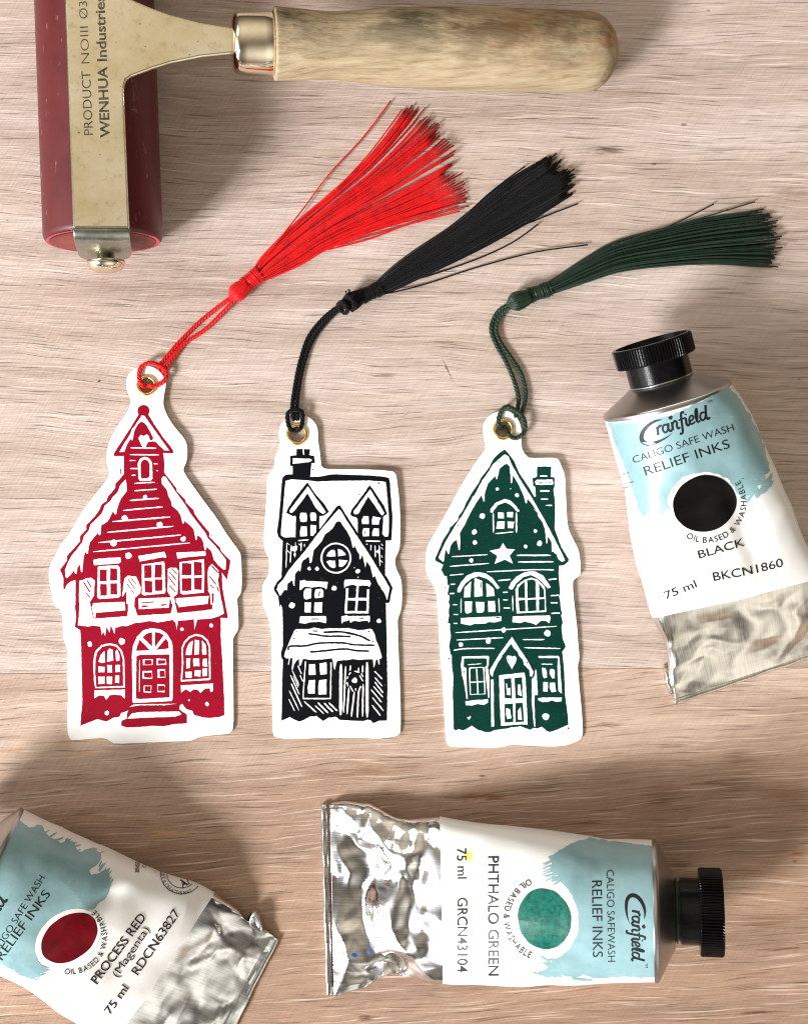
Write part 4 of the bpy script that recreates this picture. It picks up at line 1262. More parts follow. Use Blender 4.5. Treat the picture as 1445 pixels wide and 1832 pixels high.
def arc_px(text, c, u, r, a0, a1, cap, weight=0.0, squash=1.0):
    """text along the lower arc of a circle, letter tops towards the centre. u: reading direction, angles in degrees in that frame"""
    ux, uy = u; vx, vy = uy, -ux
    ws = []
    for ch in text:
        ws.append(0.42 if ch == ' ' else glyphs(ch, weight)[2] + 0.26)
    tot = sum(ws); V, F = [], []
    pos = 0
    for ch, w in zip(text, ws):
        if ch != ' ':
            a = math.radians(a0 + (a1 - a0) * (pos + w / 2) / tot)
            g, f, gw = glyphs(ch, weight)
            sx = abs(math.radians(a1 - a0)) * r / tot
            ca, sa = math.cos(a), math.sin(a)
            b = len(V)
            for x, y in g:
                xx = (x - gw / 2) * sx; rr = r - y * cap
                px = rr * ca + xx * (-sa); py = rr * sa + xx * ca
                px *= squash
                V.append((c[0] + ux * px + vx * py, c[1] + uy * px + vy * py))
            F += [tuple(i + b for i in t) for t in f]
        pos += w
    return V, F

# stamped words on the roller's frame
def frame_text(text, p0, p1, cap, weight):
    v, f = line_px(text, p0, p1, cap, weight)
    q = p0_frame = mid + N_AX * (NT_ + 0.00003)
    V = [ray_plane(x, y, q, N_AX) for x, y in v]
    mesh("lettering", V, f, M['stamp'], plate, smooth=False)
frame_text("PRODUCT", (167, 241), (162, 127), 17, 0.0)
frame_text("NOIII", (161, 113), (158, 47), 16, -0.01)
frame_text("\u00d832", (157.5, 33), (156, -12), 16, -0.005)
frame_text("WENHUA", (197, 246), (192, 119), 18, 0.022)
frame_text("Industries", (191.5, 109), (187, -8), 18, 0.022)

# ------------------------------------------------------------------ metal ink tubes
def interp(st, t):
    K = len(st) - 1
    k = min(max(int(t), 0), K - 1); f = t - k
    p0 = st[max(k - 1, 0)]; p1 = st[k]; p2 = st[k + 1]; p3 = st[min(k + 2, K)]
    return [0.5 * ((2 * b) + (-a + c_) * f + (2 * a - 5 * b + 4 * c_ - d) * f * f + (-a + 3 * b - 3 * c_ + d) * f ** 3) for a, b, c_, d in zip(p0, p1, p2, p3)]

def ridged(v, sc, seed):
    n = noise.noise(Vector((v.x * sc + seed, v.y * sc - seed, v.z * sc * .6 + seed * 2)))
    return 1 - abs(n) * 2

def facet(x, y, L, seed):
    """flat facets meeting in sharp folds: heights on a triangular lattice, linear in between"""
    u = x / L - y / (1.7320508 * L); v = 2 * y / (1.7320508 * L)
    i, j = math.floor(u), math.floor(v); fu, fv = u - i, v - j
    h = lambda a, b: (math.sin((a * 127.1 + b * 311.7 + seed * 74.7)) * 43758.5453) % 1.0 - 0.5
    if fu + fv < 1: return h(i, j) * (1 - fu - fv) + h(i + 1, j) * fu + h(i, j + 1) * fv
    return h(i + 1, j + 1) * (fu + fv - 1) + h(i + 1, j) * (1 - fv) + h(i, j + 1) * (1 - fu)

def ink_tube(label, st, tl, tilt, foil, dent, seed, dents=(), cap_geo=None, crimp=None, thread_mat_=None):
    """st: stations from shoulder to crimp (Lx, Ly, Rx, Ry, height in mm); L is on the left when the cap points up"""
    s0 = st[0]
    ctr0 = P((s0[0] + s0[2]) / 2, (s0[1] + s0[3]) / 2, s0[4] * .0005)
    root = thing("ink_tube", label, "paint tube", (ctr0.x, ctr0.y, 0), "metal tubes of printing ink")
    L0 = P(s0[0], s0[1], s0[4] * .0005); R0 = P(s0[2], s0[3], s0[4] * .0005)
    u3 = (R0 - L0).normalized()
    e2 = Vector((-u3.y, u3.x, 0))                                   # towards the cap
    NR, NS = 230, 180
    K = len(st) - 1
    rows = sorted(set([K * i / (NR - 1) for i in range(NR)] + [tl]))
    grid = []
    for t in rows:
        lx, ly, rx, ry, h = interp(st, t)
        h = max(h, 0.8) * 0.001
        Lw, Rw = P(lx, ly, h / 2), P(rx, ry, h / 2)
        m_ = (Lw + Rw) / 2; hw = (Rw - Lw) / 2
        ln = math.radians(tilt * 0.72) * max(0, 1 - t / 2.2)
        ex = 2.0 + 0.5 * min(1, t / 3)                              # squarer when flattened
        row = []
        for k in range(NS):
            a = 2 * math.pi * k / NS
            ca, sa = math.cos(a), math.sin(a)
            x = math.copysign(abs(ca) ** (2 / ex), ca); y = math.copysign(abs(sa) ** (2 / ex), sa)
            p = m_ + hw * x + Vector((0, 0, y * h / 2 * math.cos(ln))) - e2 * (y * h / 2 * math.sin(ln))
            row.append(p)
        grid.append(row)
    # dents
    NRr = len(rows)
    nrm = [[None] * NS for _ in range(NRr)]
    for i in range(NRr):
        for k in range(NS):
            du = grid[i][(k + 1) % NS] - grid[i][k - 1]
            dv = grid[min(i + 1, NRr - 1)][k] - grid[max(i - 1, 0)][k]
            n_ = du.cross(dv)
            nrm[i][k] = -n_.normalized() if n_.length > 1e-12 else Vector((0, 0, 1))
    up_sign = 1 if nrm[NRr // 2][NS // 4].z > 0 else -1
    G = []
    for i, t in enumerate(rows):
        row = []
        f = t / K
        la = min(1, max(0, (t - 0.15) / 0.8))                        # stiff at the shoulder
        after = min(1, max(0, (t - tl) / 0.5)); tail = min(1, max(0, (K - t) / 0.6))
        for k in range(NS):
            p = grid[i][k].copy(); n_ = nrm[i][k] * up_sign
            w_ = noise.noise_vector(p * 60 + Vector((seed, 0, 0))) * 0.004
            q = p + w_
            lab = (noise.noise(q * 70 + Vector((seed, seed, 0))) * 0.8 + noise.noise(q * 150 + Vector((seed, 3, 0))) * 0.3 + (ridged(q, 48, seed + 2) - 0.6) * 0.55)
            cr = 0.0
            if after:
                q2 = p + noise.noise_vector(p * 110 + Vector((0, seed, 0))) * 0.0030
                cr = facet(q2.x, q2.y, 0.0098, seed) * 1.75 + facet(q2.x, q2.y, 0.0046, seed + 3) * 0.8 + facet(q2.x, q2.y, 0.0022, seed + 5) * 0.14
            dsp = la * (1 - after) * lab * dent[0] + after * (0.25 + 0.75 * tail) * cr * dent[1]
            p = p + n_ * dsp
            for (dx, dy, rx, ry, rot, depth) in dents:
                cc = P(dx, dy, p.z); ca, sa = math.cos(math.radians(rot)), math.sin(math.radians(rot))
                ex_ = (p.x - cc.x) / S; ey_ = -(p.y - cc.y) / S
                X = (ex_ * ca + ey_ * sa) / rx; Y = (-ex_ * sa + ey_ * ca) / ry
                d2 = X * X + Y * Y
                if d2 < 9 and n_.z > -0.2: p.z -= depth * math.exp(-d2) * min(1, 0.25 + max(0, n_.z))
            p.z = max(p.z, 0.00015 if k > NS // 2 else 0.0004 + 0.12 * (grid[i][k].z))
            row.append(p)
        G.append(row)
    isp = rows.index(tl)
    def part(name, i0, i1, mat, parent):
        V = [p for r in G[i0:i1 + 1] for p in r]; F = []
        for i in range(i1 - i0):
            for k in range(NS):
                k2 = (k + 1) % NS
                q = (i * NS + k, i * NS + k2, (i + 1) * NS + k2, (i + 1) * NS + k)
                F.append(q if up_sign < 0 else q[::-1])
        if i1 == NRr - 1: F.append(tuple((i1 - i0) * NS + k for k in range(NS)))
        o = mesh(name, V, F, mat, parent)
        return o, V, F
    lab_o, LV, LF = part("label", 0, isp, M['label'], root)
    foil_o, FV, FF = part("foil_end", isp, NRr - 1, foil, root)
    bvh = BVHTree.FromPolygons(LV + FV, LF + [tuple(i + len(LV) for i in f_) for f_ in FF])
    cam_p = Vector((0, 0, H))
    def drop(px, py, off):
        d = (P(px, py) - cam_p).normalized()
        loc, n_, idx, dist = bvh.ray_cast(cam_p, d)
        if loc is None:
            loc, n_, idx, dist = bvh.find_nearest(P(px, py, 0.006))
            if (n_.z < 0): n_ = -n_
        elif n_.dot(d) > 0: n_ = -n_
        return loc + n_ * off
    def decal(name, v, f, mat, off, parent, smooth=True):
        return mesh(name, [drop(x, y, off) for x, y in v], f, mat, parent, smooth)
    def decal_poly(name, pl, mat, off, parent, maxlen=5.0, holes=()):
        loops = [pl] + list(holes)
        flat = [p for l in loops for p in l]
        tri = tessellate_polygon([[Vector((x, -y, 0)) for x, y in l] for l in loops])
        bm = bmesh.new()
        vv = [bm.verts.new((x, -y, 0)) for x, y in flat]
        for t in tri:
            try: bm.faces.new([vv[i] for i in t])
            except ValueError: pass
        for _ in range(6):
            ed = [e for e in bm.edges if e.calc_length() > maxlen]
            if not ed: break
            bmesh.ops.subdivide_edges(bm, edges=ed, cuts=1)
            bmesh.ops.triangulate(bm, faces=[f_ for f_ in bm.faces if len(f_.verts) > 3])
        bmesh.ops.recalc_face_normals(bm, faces=bm.faces)
        bm.verts.index_update()
        v = [(q.co.x, -q.co.y) for q in bm.verts]
        f = []
        for q in bm.faces:
            a = [x.index for x in q.verts]
            f.append(tuple(a) if q.normal.z > 0 else tuple(a[::-1]))
        bm.free()
        return decal(name, v, f, mat, off, parent)
    # shoulder, neck and cap
    tr_ = math.radians(tilt)
    axis = (e2 * math.cos(tr_) + Vector((0, 0, math.sin(tr_)))).normalized()
    Rr = (R0 - L0).length / 2
    V, F = [], []
    lathe(ctr0, axis, [(-0.0006, Rr * 1.0), (0.0002, Rr * 1.012), (0.0007, Rr * 0.995), (0.0011, Rr * 0.95), (0.0045, Rr * 0.60), (0.0052, Rr * 0.53)], 96, V, F, side=u3, closed_ends=(False, True))
    mesh("shoulder", V, F, foil_sh, root)
    V, F = [], []
    for q in range(60): pass
    nk = [(0.004, 0.0080), (0.0054, 0.0080), (0.0055, 0.0086), (0.0059, 0.0086), (0.0060, 0.0078), (0.0064, 0.0078), (0.0065, 0.0083), (0.0075, 0.0080)]
    lathe(ctr0, axis, nk, 48, V, F, side=u3)
    mesh("neck", V, F, thread_mat_ or foil_sh, root)
    c0, cr1, ch1, cr2, ch2 = cap_geo
    V, F = [], []
    prof = [(c0, cr1 * 0.86), (c0, cr1 * 0.985), (c0 + 0.0003, cr1), (c0 + ch1 - 0.0002, cr1), (c0 + ch1, cr1), (c0 + ch1, cr2 * 0.97), (c0 + ch1 + 0.0004, cr2),
            (c0 + ch1 + ch2 - 0.0005, cr2), (c0 + ch1 + ch2, cr2 * 0.975), (c0 + ch1 + ch2, cr2 * 0.90), (c0 + ch1 + ch2 - 0.0025, cr2 * 0.87), (c0 + ch1 + ch2 - 0.0027, 0.0005)]
    nrib = 84
    def rib(j, th):
        if j in (6, 7): return 1 - 0.045 * (0.5 + 0.5 * math.copysign(abs(math.sin(th * nrib)) ** 0.5, math.sin(th * nrib)))
        return 1
    lathe(ctr0, axis, prof, nrib * 6, V, F, side=u3, rmod=rib)
    cp = mesh("cap", V, F, M['cap'], root, smooth=False)
    # folded crimp along the flat end
    if crimp:
        (ax_, ay_), (bx_, by_), wpx, hmm = crimp
        V, F = [], []
        N = 60
        dx, dy = bx_ - ax_, by_ - ay_; d = math.hypot(dx, dy); ox, oy = dy / d, -dx / d
        for i in range(N + 1):
            f = i / N
            wob = noise.noise(Vector((f * 9, seed, 0))) * 1.6; hz_ = hmm * 0.001 * (1 + 0.25 * noise.noise(Vector((f * 14, seed, 3))))
            x, y = ax_ + dx * f + ox * wob, ay_ + dy * f + oy * wob
            w1_ = wpx * (1 + 0.2 * noise.noise(Vector((f * 7, seed, 7))))
            for (o_, z) in ((0, 0.0001), (0, hz_ * 0.8), (w1_ * 0.25, hz_), (w1_ * 0.8, hz_ * 0.96), (w1_, hz_ * 0.7), (w1_, 0.0001)):
                V.append(P(x + ox * o_, y + oy * o_, z))
        for i in range(N):
            for k in range(6):
                k2 = (k + 1) % 6
                F.append((i * 6 + k, i * 6 + k2, (i + 1) * 6 + k2, (i + 1) * 6 + k))
        F.append(tuple(range(6))[::-1]); F.append(tuple(N * 6 + k for k in range(6)))
        bm = bmesh.new(); vv = [bm.verts.new(p) for p in V]
        for f_ in F: bm.faces.new([vv[i] for i in f_])
        bmesh.ops.recalc_face_normals(bm, faces=bm.faces)
        bm.verts.index_update()
        F = [tuple(v.index for v in f_.verts) for f_ in bm.faces]; bm.free()
        co_ = mesh("crimp", V, F, foil, root)
        bevel(co_, 0.0001, 1)
    return root, lab_o, foil_o, decal, decal_poly

def ell(cx, cy, rx, ry, rot=0, n=56, jit=0.0):
    ca, sa = math.cos(math.radians(rot)), math.sin(math.radians(rot))
    out = []
    for i in range(n):
        a = 2 * math.pi * i / n
        r = 1 + jit * noise.noise(Vector((math.cos(a) * 3, math.sin(a) * 3, cx)))
        x, y = rx * r * math.cos(a), ry * r * math.sin(a)
        out.append((cx + x * ca - y * sa, cy + x * sa + y * ca))
    return out
def ragged(pl, amp):
    out = []
    n = len(pl)
    for i in range(n):
        a, b = pl[i], pl[(i + 1) % n]
        d = math.hypot(b[0] - a[0], b[1] - a[1]); k = max(1, int(d / 4))
        for j in range(k):
            x, y = a[0] + (b[0] - a[0]) * j / k, a[1] + (b[1] - a[1]) * j / k
            w_ = noise.noise_vector(Vector((x * .16, y * .16, 3)))
            out.append((x + w_.x * amp, y + w_.y * amp))
    return out
def fleck(cx, cy, ln, w, rot):
    """a dry brush mark"""
    ca, sa = math.cos(math.radians(rot)), math.sin(math.radians(rot))
    p = [(-ln / 2, -w * .2), (-ln / 4, -w / 2), (ln / 4, -w * .4), (ln / 2, 0), (ln / 4, w / 2), (-ln / 3, w * .4)]
    return [(cx + x * ca - y * sa, cy + x * sa + y * ca) for x, y in p]
def logo(decal, lab, o, u, sc):
    """the maker's script mark: a sweeping C round the letters. o: px origin at the lower start of the letters, u: reading direction"""
    ux, uy = u; vx, vy = uy, -ux
    T = lambda x, y: (o[0] + (ux * x + vx * y) * sc, o[1] + (uy * x + vy * y) * sc)
    outer, inner = [], []
    for i in range(34):                                             # the C: thick on its left, sweeping under the letters
        a = math.radians(62 + 262 * i / 33)
        f = i / 33
        th = 7.5 * math.sin(math.pi * min(1, f * 1.02)) ** 0.8 + 0.6
        cx, cy, rx, ry = 2, 10, 26, 19
        shear = 0.42
        x, y = rx * math.cos(a), ry * math.sin(a)
        nx, ny = math.cos(a), math.sin(a)
        tail = max(0, f - 0.72) * 46
        ox_, oy_ = cx + x + shear * y + tail, cy + y
        outer.append(T(ox_ + nx * th * .35, oy_ + ny * th * .35)); inner.append(T(ox_ - nx * th * .65, oy_ - ny * th * .65))
    pl = outer + inner[::-1]
    tri = tessellate_polygon([[Vector((x, -y, 0)) for x, y in pl]])
    v, f = list(pl), [tuple(t) for t in tri]
    e_ = [T(32, 27), T(38, 30), T(41, 26), T(37, 22), T(34, 23)]      # ball end of the C
    b = len(v); v += e_; f += [(b, b + i, b + i + 1) for i in range(1, 4)]
    pen = [("r", [(0, 0), (3, 16)], 4.2), ("r", [(2, 11), (7, 16), (11, 15)], 3.6),
           ("a", [(21, 14), (15, 15), (11, 8), (13, 1), (18, 2), (22, 9)], 3.4), ("a", [(24, 16), (21, 5), (24, 0), (27, 2)], 4.0),
           ("n", [(28, 0), (31, 16)], 4.2), ("n", [(30, 10), (35, 16), (39, 13), (37, 4), (39, 0), (42, 2)], 3.6),
           ("f", [(57, 26), (53, 28), (50, 22), (46, 0), (43, -11), (38, -10)], 3.8), ("f", [(43, 15), (57, 16)], 2.8),
           ("i", [(57, 15), (55, 4), (57, 0), (60, 2)], 4.0), ("i", [(58, 21), (59, 23)], 4.0),
           ("e", [(62, 6), (70, 10), (69, 16), (64, 14), (61, 6), (64, 0), (71, 3)], 3.2),
           ("l", [(75, 3), (80, 19), (80, 26), (76, 19), (74, 6), (76, 0), (80, 2)], 3.2),
           ("d", [(92, 14), (86, 15), (82, 7), (84, 1), (89, 2), (93, 9)], 3.2), ("d", [(98, 27), (93, 6), (95, 0), (99, 2)], 3.8)]
    for _, pts, w in pen:
        pts = [(x * 0.98 + 6, y * 0.92 + 3) for x, y in pts]
        sp = stroke_poly([T(*p) for p in (catmull(pts, 10) if len(pts) > 2 else pts)], w * sc * 1.05, False)
        n = len(sp) // 2; b = len(v)
        v += sp
        for i in range(n - 1):
            f.append((b + i, b + i + 1, b + 2 * n - 2 - i)); f.append((b + i, b + 2 * n - 2 - i, b + 2 * n - 1 - i))
    decal("logo", v, f, M['print_black'], 0.00016, lab, False)
    tv, tf = line_px("TM", T(107, 29), T(116, 29), 5 * sc, 0.0)
    decal("lettering", tv, tf, M['print_black'], 0.00015, lab, False)

foil_sh = plain("tube_shoulder", (0.42, 0.42, 0.42), 0.30, 1.0)
foil_b = foil_mat("foil_black_tube", (0.88, 0.85, 0.79), 0.20, 90, 2200, math.radians(-107))
foil_g = foil_mat("foil_green_tube", (0.93, 0.93, 0.93), 0.10, 60, 2000, 0)
foil_m = foil_mat("foil_red_tube", (0.90, 0.92, 0.93), 0.10, 60, 2000, math.radians(-147))
M['green_neck'] = plain("inky_thread", srgb(22, 52, 36), 0.35)
def words(decal, lab, rows):
    for (t, a, b, cap, wt, *r) in rows:
        v, f = line_px(t, a, b, cap, wt, *(r or ()))
        decal("lettering", v, f, M['print_black'], 0.00017, lab, False)

def fold_tab(root, pl, z0, z1, mat):
    """a corner of the foil folded back on itself: pl are photograph points, z0 at the first and last, z1 in the middle"""
    n = len(pl); V, F = [], []
    for i, (x, y) in enumerate(pl):
        f = math.sin(math.pi * i / (n - 1))
        V.append(P(x, y, z0 + (z1 - z0) * f))
    cx = sum(q[0] for q in pl) / n; cy = sum(q[1] for q in pl) / n
    for i, (x, y) in enumerate(pl):
        f = math.sin(math.pi * i / (n - 1))
        V.append(P(cx + (x - cx) * 0.6, cy + (y - cy) * 0.6, z0 + (z1 - z0) * (0.5 + 0.3 * f) + 0.0012))
    b = len(V); V.append(P(cx, cy, (z0 + z1) / 2 + 0.0004))
    for i in range(n):
        V.append(Vector((V[i].x, V[i].y, 0.0002)))
    for i in range(n):
        j = (i + 1) % n
        F.append((i, n + i, n + j, j)); F.append((n + i, b, n + j)); F.append((b + 1 + i, i, j, b + 1 + j))
    o = mesh("fold_tab", V, F, mat, root)
    sub = o.modifiers.new("round", 'SUBSURF'); sub.levels = 1; sub.render_levels = 2
    return o

# --- tube of black ink
st = [(1082, 750, 1302, 683, 35), (1102, 812, 1338, 742, 33), (1116, 878, 1372, 818, 30.5), (1127, 950, 1404, 893, 27), (1143, 1025, 1432, 957, 22), (1166, 1104, 1468, 1030, 15),
      (1194, 1158, 1500, 1088, 8.5), (1201, 1204, 1520, 1118, 4.0), (1207, 1250, 1532, 1142, 1.6)]
root, lab, foil_o, decal, dpoly = ink_tube("crumpled tube of black printing ink with black swatch and dull foil end", st, 5.0, 9.0, foil_b, (0.0007, 0.0014), 2.3,
    dents=[(1340, 960, 24, 70, -20, 0.0022), (1205, 1020, 20, 45, -30, 0.0012), (1120, 840, 14, 60, -14, 0.0012)],
    cap_geo=(0.0058, 0.0086, 0.0056, 0.0109, 0.0054), crimp=((1205, 1252), (1534, 1139), -9, 1.5))
fold_tab(root, [(1204, 1196), (1186, 1186), (1185, 1196), (1190, 1206), (1188, 1218), (1197, 1240), (1204, 1250)], 0.0006, 0.0012, foil_b)
blk_teal = [(1088, 757), (1140, 757), (1200, 742), (1260, 716), (1300, 692), (1318, 708), (1342, 748), (1362, 790), (1372, 822), (1378, 842), (1366, 850), (1372, 862), (1352, 872), (1358, 884), (1340, 884),
            (1330, 892), (1318, 884), (1312, 872), (1300, 856), (1284, 848), (1262, 844), (1240, 846), (1218, 856), (1202, 872), (1194, 890), (1192, 906), (1186, 918), (1176, 908), (1168, 922), (1158, 915), (1150, 925), (1140, 905), (1130, 872), (1116, 832), (1100, 792)]
dpoly("brush_patch", ragged(blk_teal, 3.2), M['teal'], 0.0001, lab)
for q in ((1372, 872, 34, 7, -50), (1360, 880, 30, 6, -48), (1350, 868, 26, 5, -52), (1180, 916, 26, 3, 40), (1172, 906, 30, 3, 42), (1190, 905, 22, 2.4, 40)):
    dpoly("brush_mark", ragged(fleck(*q), 2), M['teal'], 0.00012, lab)
dpoly("colour_swatch", ell(1259.5, 900.5, 57, 50, -16, 72, 0.02), M['sw_black'], 0.00015, lab, 5)
u = (math.cos(math.radians(18)), -math.sin(math.radians(18)))
logo(decal, lab, (1172, 783), u, 1.0)
words(decal, lab, [("CALIGO SAFE WASH", (1134, 829), (1312, 770), 13.5, -0.008), ("RELIEF INKS", (1155, 851), (1305, 801), 17.5, -0.002),
                   ("BLACK", (1250, 999), (1331, 976), 15, 0.0), ("75 ml", (1191, 1072), (1246, 1050), 15, 0.0), ("BKCN1860", (1276, 1039), (1400, 1013), 16, 0.0, 0, -2),
                   ("type in", (1113, 850), (1125, 847), 4, 0.0), ("or hearts", (1117, 867), (1133, 863), 4, 0.0), ("parts", (1117, 874), (1128, 871), 4, 0.0)])
v, f = arc_px("OIL BASED & WASHABLE", (1262, 899), u, 72, 221, 377, 11.0, 0.002)
decal("lettering", v, f, M['print_black'], 0.00017, lab, False)

def dry_edge(dpoly, lab, pts, ang, n, seed):
    r = random.Random(seed)
    for _ in range(n):
        k = r.randrange(len(pts) - 1); f = r.random()
        x = pts[k][0] + (pts[k + 1][0] - pts[k][0]) * f; y = pts[k][1] + (pts[k + 1][1] - pts[k][1]) * f
        dpoly("brush_mark", ragged(fleck(x + r.uniform(-5, 5), y + r.uniform(-4, 4), r.uniform(12, 30), r.uniform(1.6, 3.6), ang + r.uniform(-6, 6)), 1.5), M['teal'], 0.00012, lab)
dry_edge(dpoly, lab, [(1376, 848), (1360, 876), (1336, 892)], -50, 14, 1)
dry_edge(dpoly, lab, [(1192, 905), (1176, 912), (1152, 920)], 42, 9, 2)

# --- tube of green ink
st = [(1169, 1506, 1174, 1750, 35), (1090, 1503, 1092, 1751, 32), (1010, 1493, 1005, 1756, 29), (930, 1482, 925, 1759, 25), (860, 1473, 860, 1759, 20.5), (786, 1463, 791, 1757, 15),
      (700, 1452, 722, 1750, 9.5), (640, 1445, 650, 1769, 4.5), (590, 1440, 597, 1780, 1.6)]
st = [tuple(q) for q in st]
root, lab, foil_o, decal, dpoly = ink_tube("tube of phthalo green printing ink with green swatch and shiny crumpled foil end", st, 5.0, 10.6, foil_g, (0.0006, 0.0021), 7.7,
    dents=[(740, 1610, 16, 110, 10, 0.0020), (660, 1600, 30, 60, 0, 0.0014), (845, 1600, 26, 60, 0, 0.0010), (700, 1735, 60, 16, -14, 0.0030), (1010, 1700, 60, 20, 20, 0.0010)],
    cap_geo=(0.0066, 0.0088, 0.0050, 0.0116, 0.0062), crimp=((584, 1439), (595, 1781), -11, 1.7), thread_mat_=M['green_neck'])
fold_tab(root, [(588, 1452), (584, 1438), (598, 1440), (614, 1441), (630, 1439), (629, 1446), (612, 1450)], 0.0012, 0.003, foil_g)
grn_teal = [(1166, 1514), (1140, 1512), (1100, 1506), (1058, 1500), (1030, 1506), (1008, 1516), (980, 1533), (986, 1545), (982, 1556), (996, 1566), (990, 1574), (1008, 1582), (1022, 1600), (1031, 1620), (1034, 1645), (1032, 1668),
            (1024, 1690), (1012, 1704), (996, 1714), (984, 1722), (974, 1734), (958, 1742), (975, 1748), (1000, 1744), (1026, 1750), (1044, 1742), (1062, 1750), (1100, 1748), (1140, 1748), (1171, 1748), (1173, 1700), (1171, 1600)]
dpoly("brush_patch", ragged(grn_teal, 3.4), M['teal'], 0.0001, lab)
for q in ((985, 1572, 24, 3, -24), (996, 1580, 20, 2.6, -24), (978, 1562, 22, 3, -26), (976, 1716, 24, 4, 30), (1040, 1752, 40, 5, 4)):
    dpoly("brush_mark", ragged(fleck(*q), 2), M['teal'], 0.00012, lab)
dpoly("colour_swatch", ell(973.5, 1644, 47, 55, -14, 72, 0.03), M['sw_green'], 0.00015, lab, 5)
u = (0.0, 1.0)
logo(decal, lab, (1127, 1624), u, 0.92)
words(decal, lab, [("CALIGO SAFEWASH", (1084, 1557), (1087, 1720), 14, -0.008), ("RELIEF INKS", (1058, 1576), (1060, 1712), 19, -0.002),
                   ("PHTHALO GREEN", (873, 1532), (873, 1745), 20, 0.004), ("75 ml", (817, 1518), (818, 1572), 18, 0.002), ("GRCN43104", (818, 1606), (818, 1739), 19, 0.002)])
v, f = arc_px("OIL BASED & WASHABLE", (977, 1643), u, 77, 202, 338, 12.0, 0.008)
decal("lettering", v, f, M['print_black'], 0.00017, lab, False)
dry_edge(dpoly, lab, [(980, 1535), (984, 1556), (998, 1576)], -24, 12, 3)
dry_edge(dpoly, lab, [(990, 1716), (962, 1740), (1000, 1748)], 22, 12, 4)
M['blue_ink'] = plain("blue_ink", srgb(20, 92, 160), 0.4)
M['yellow_stain'] = plain("yellow_stain", srgb(238, 236, 96), 0.5)
for q in ((634, 1708, 12, 9, 0), (659, 1703, 9, 8, 30), (666, 1692, 14, 4, 60)):
    dpoly("ink_smear", ragged(fleck(*q), 2.5), M['blue_ink'], 0.0001, foil_o)
dpoly("stain", ragged(ell(838, 1532, 6, 9), 2), M['yellow_stain'], 0.00008, lab)

# --- tube of red ink, leaving the picture
st = [(-78, 1662, 38, 1453, 35), (-24, 1714, 108, 1488, 32), (40, 1758, 180, 1520, 28.5), (103, 1800, 258, 1548, 24.5), (150, 1834, 330, 1576, 19.5), (187, 1890, 381, 1600, 14),
      (246, 1925, 436, 1634, 8.5), (305, 1962, 478, 1660, 4.2), (346, 1985, 498, 1682, 1.6)]
root, lab, foil_o, decal, dpoly = ink_tube("tube of process red printing ink with dark red swatch and creased foil end", st, 5.0, 10.0, foil_m, (0.0011, 0.0021), 4.9,
    dents=[(190, 1612, 34, 14, -32, 0.0022), (118, 1792, 16, 30, 30, 0.0016), (330, 1720, 50, 20, -40, 0.0014), (235, 1700, 60, 26, -55, 0.0008)],
    cap_geo=(0.0060, 0.0085, 0.0048, 0.0107, 0.0052), crimp=((499, 1681), (345, 1987), -9, 1.6))
fold_tab(root, [(436, 1664), (442, 1642), (449, 1628), (458, 1631), (464, 1641), (472, 1660), (476, 1680)], 0.001, 0.0042, foil_m)
red_teal = [(33, 1466), (45, 1474), (52, 1482), (76, 1476), (84, 1494), (98, 1502), (112, 1510), (120, 1500), (134, 1512), (140, 1524), (168, 1518), (183, 1528), (178, 1544), (168, 1552), (160, 1558), (166, 1566), (196, 1556), (198, 1584), (190, 1604),
            (178, 1616), (170, 1626), (150, 1630), (120, 1634), (98, 1650), (76, 1672), (66, 1700), (70, 1722), (82, 1730), (88, 1732), (72, 1742), (62, 1754), (40, 1746), (0, 1722), (-40, 1690), (-76, 1655), (-40, 1600), (0, 1536)]
dpoly("brush_patch", ragged(red_teal, 3.6), M['teal'], 0.0001, lab)
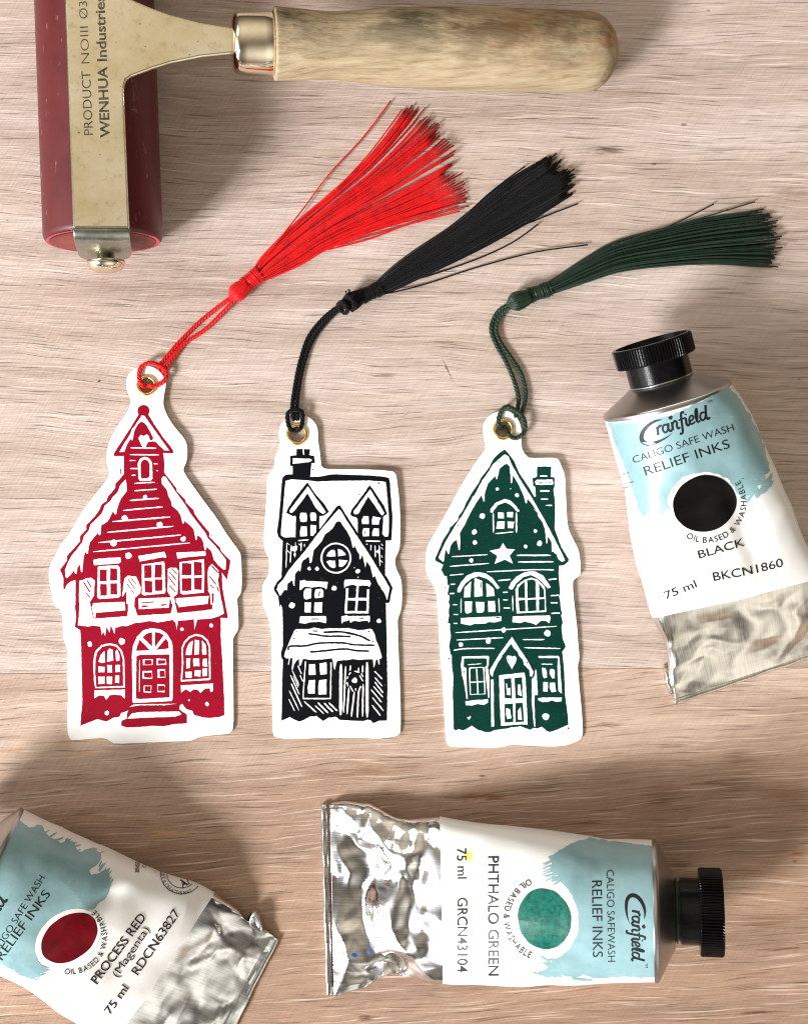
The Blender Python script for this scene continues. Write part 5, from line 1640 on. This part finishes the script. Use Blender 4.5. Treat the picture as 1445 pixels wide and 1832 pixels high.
for q in ((120, 1512, 36, 4, -20), (150, 1524, 40, 4, -22), (188, 1570, 26, 5, -60), (104, 1502, 26, 4, -20), (80, 1738, 24, 3, -20)):
    dpoly("brush_mark", ragged(fleck(*q), 2), M['teal'], 0.00012, lab)
dpoly("swatch_border", ell(122, 1679, 64, 47, -36, 72, 0.02), M['label'], 0.00013, lab, 5)
dpoly("colour_swatch", ell(124.5, 1677.5, 56, 38.5, -36, 72, 0.02), M['sw_red'], 0.00016, lab, 5)
u = (77 / 141, -118 / 141)
logo(decal, lab, (-40, 1697), u, 1.0)
words(decal, lab, [("CALIGO SAFE WASH", (-9, 1716), (81, 1571), 13, -0.008), ("RELIEF INKS", (5, 1718), (91, 1600), 17, -0.002), ("PROCESS RED", (174, 1761), (262, 1641), 16.5, 0.010),
                   ("(Magenta)", (211, 1749), (268, 1663), 15, 0.0), ("RDCN63827", (247, 1745), (323, 1633), 16.5, 0.004), ("75 ml", (197, 1815), (231, 1768), 15, 0.006),
                   ("BINGE", (249, 1561), (250, 1543), 8, 0.01), ("Co", (262, 1553), (262, 1544), 8, 0.0)])
v, f = arc_px("OIL BASED & WASHABLE", (126, 1677), u, 66, 203, 352, 10.5, 0.006)
decal("lettering", v, f, M['print_black'], 0.00017, lab, False)
dry_edge(dpoly, lab, [(60, 1480), (110, 1506), (150, 1520), (180, 1530)], -22, 18, 5)
dry_edge(dpoly, lab, [(176, 1545), (196, 1566), (192, 1600)], -58, 10, 6)
dry_edge(dpoly, lab, [(84, 1732), (64, 1752)], -22, 7, 7)
# round seal by the edge of the label
for r in (38, 27):
    o_, i_ = ell(325, 1564, r, r * 0.94), ell(325, 1564, r - 1.2, r * .94 - 1.2)
    n = len(o_)
    decal("seal_ring", o_ + i_, [(i, (i + 1) % n, n + (i + 1) % n, n + i) for i in range(n) if o_[i][1] > 1556 + (o_[i][0] - 288) * 0.42], M['print_black'], 0.00013, lab, False)
v, f = arc_px("ART & CREATIVE MAT", (325, 1564), (0.94, 0.34), 37, 190, 322, 7.0, 0.0)
decal("lettering", v, f, M['print_black'], 0.00017, lab, False)
words(decal, lab, [("AP", (326, 1590), (344, 1578), 15, 0.02)])
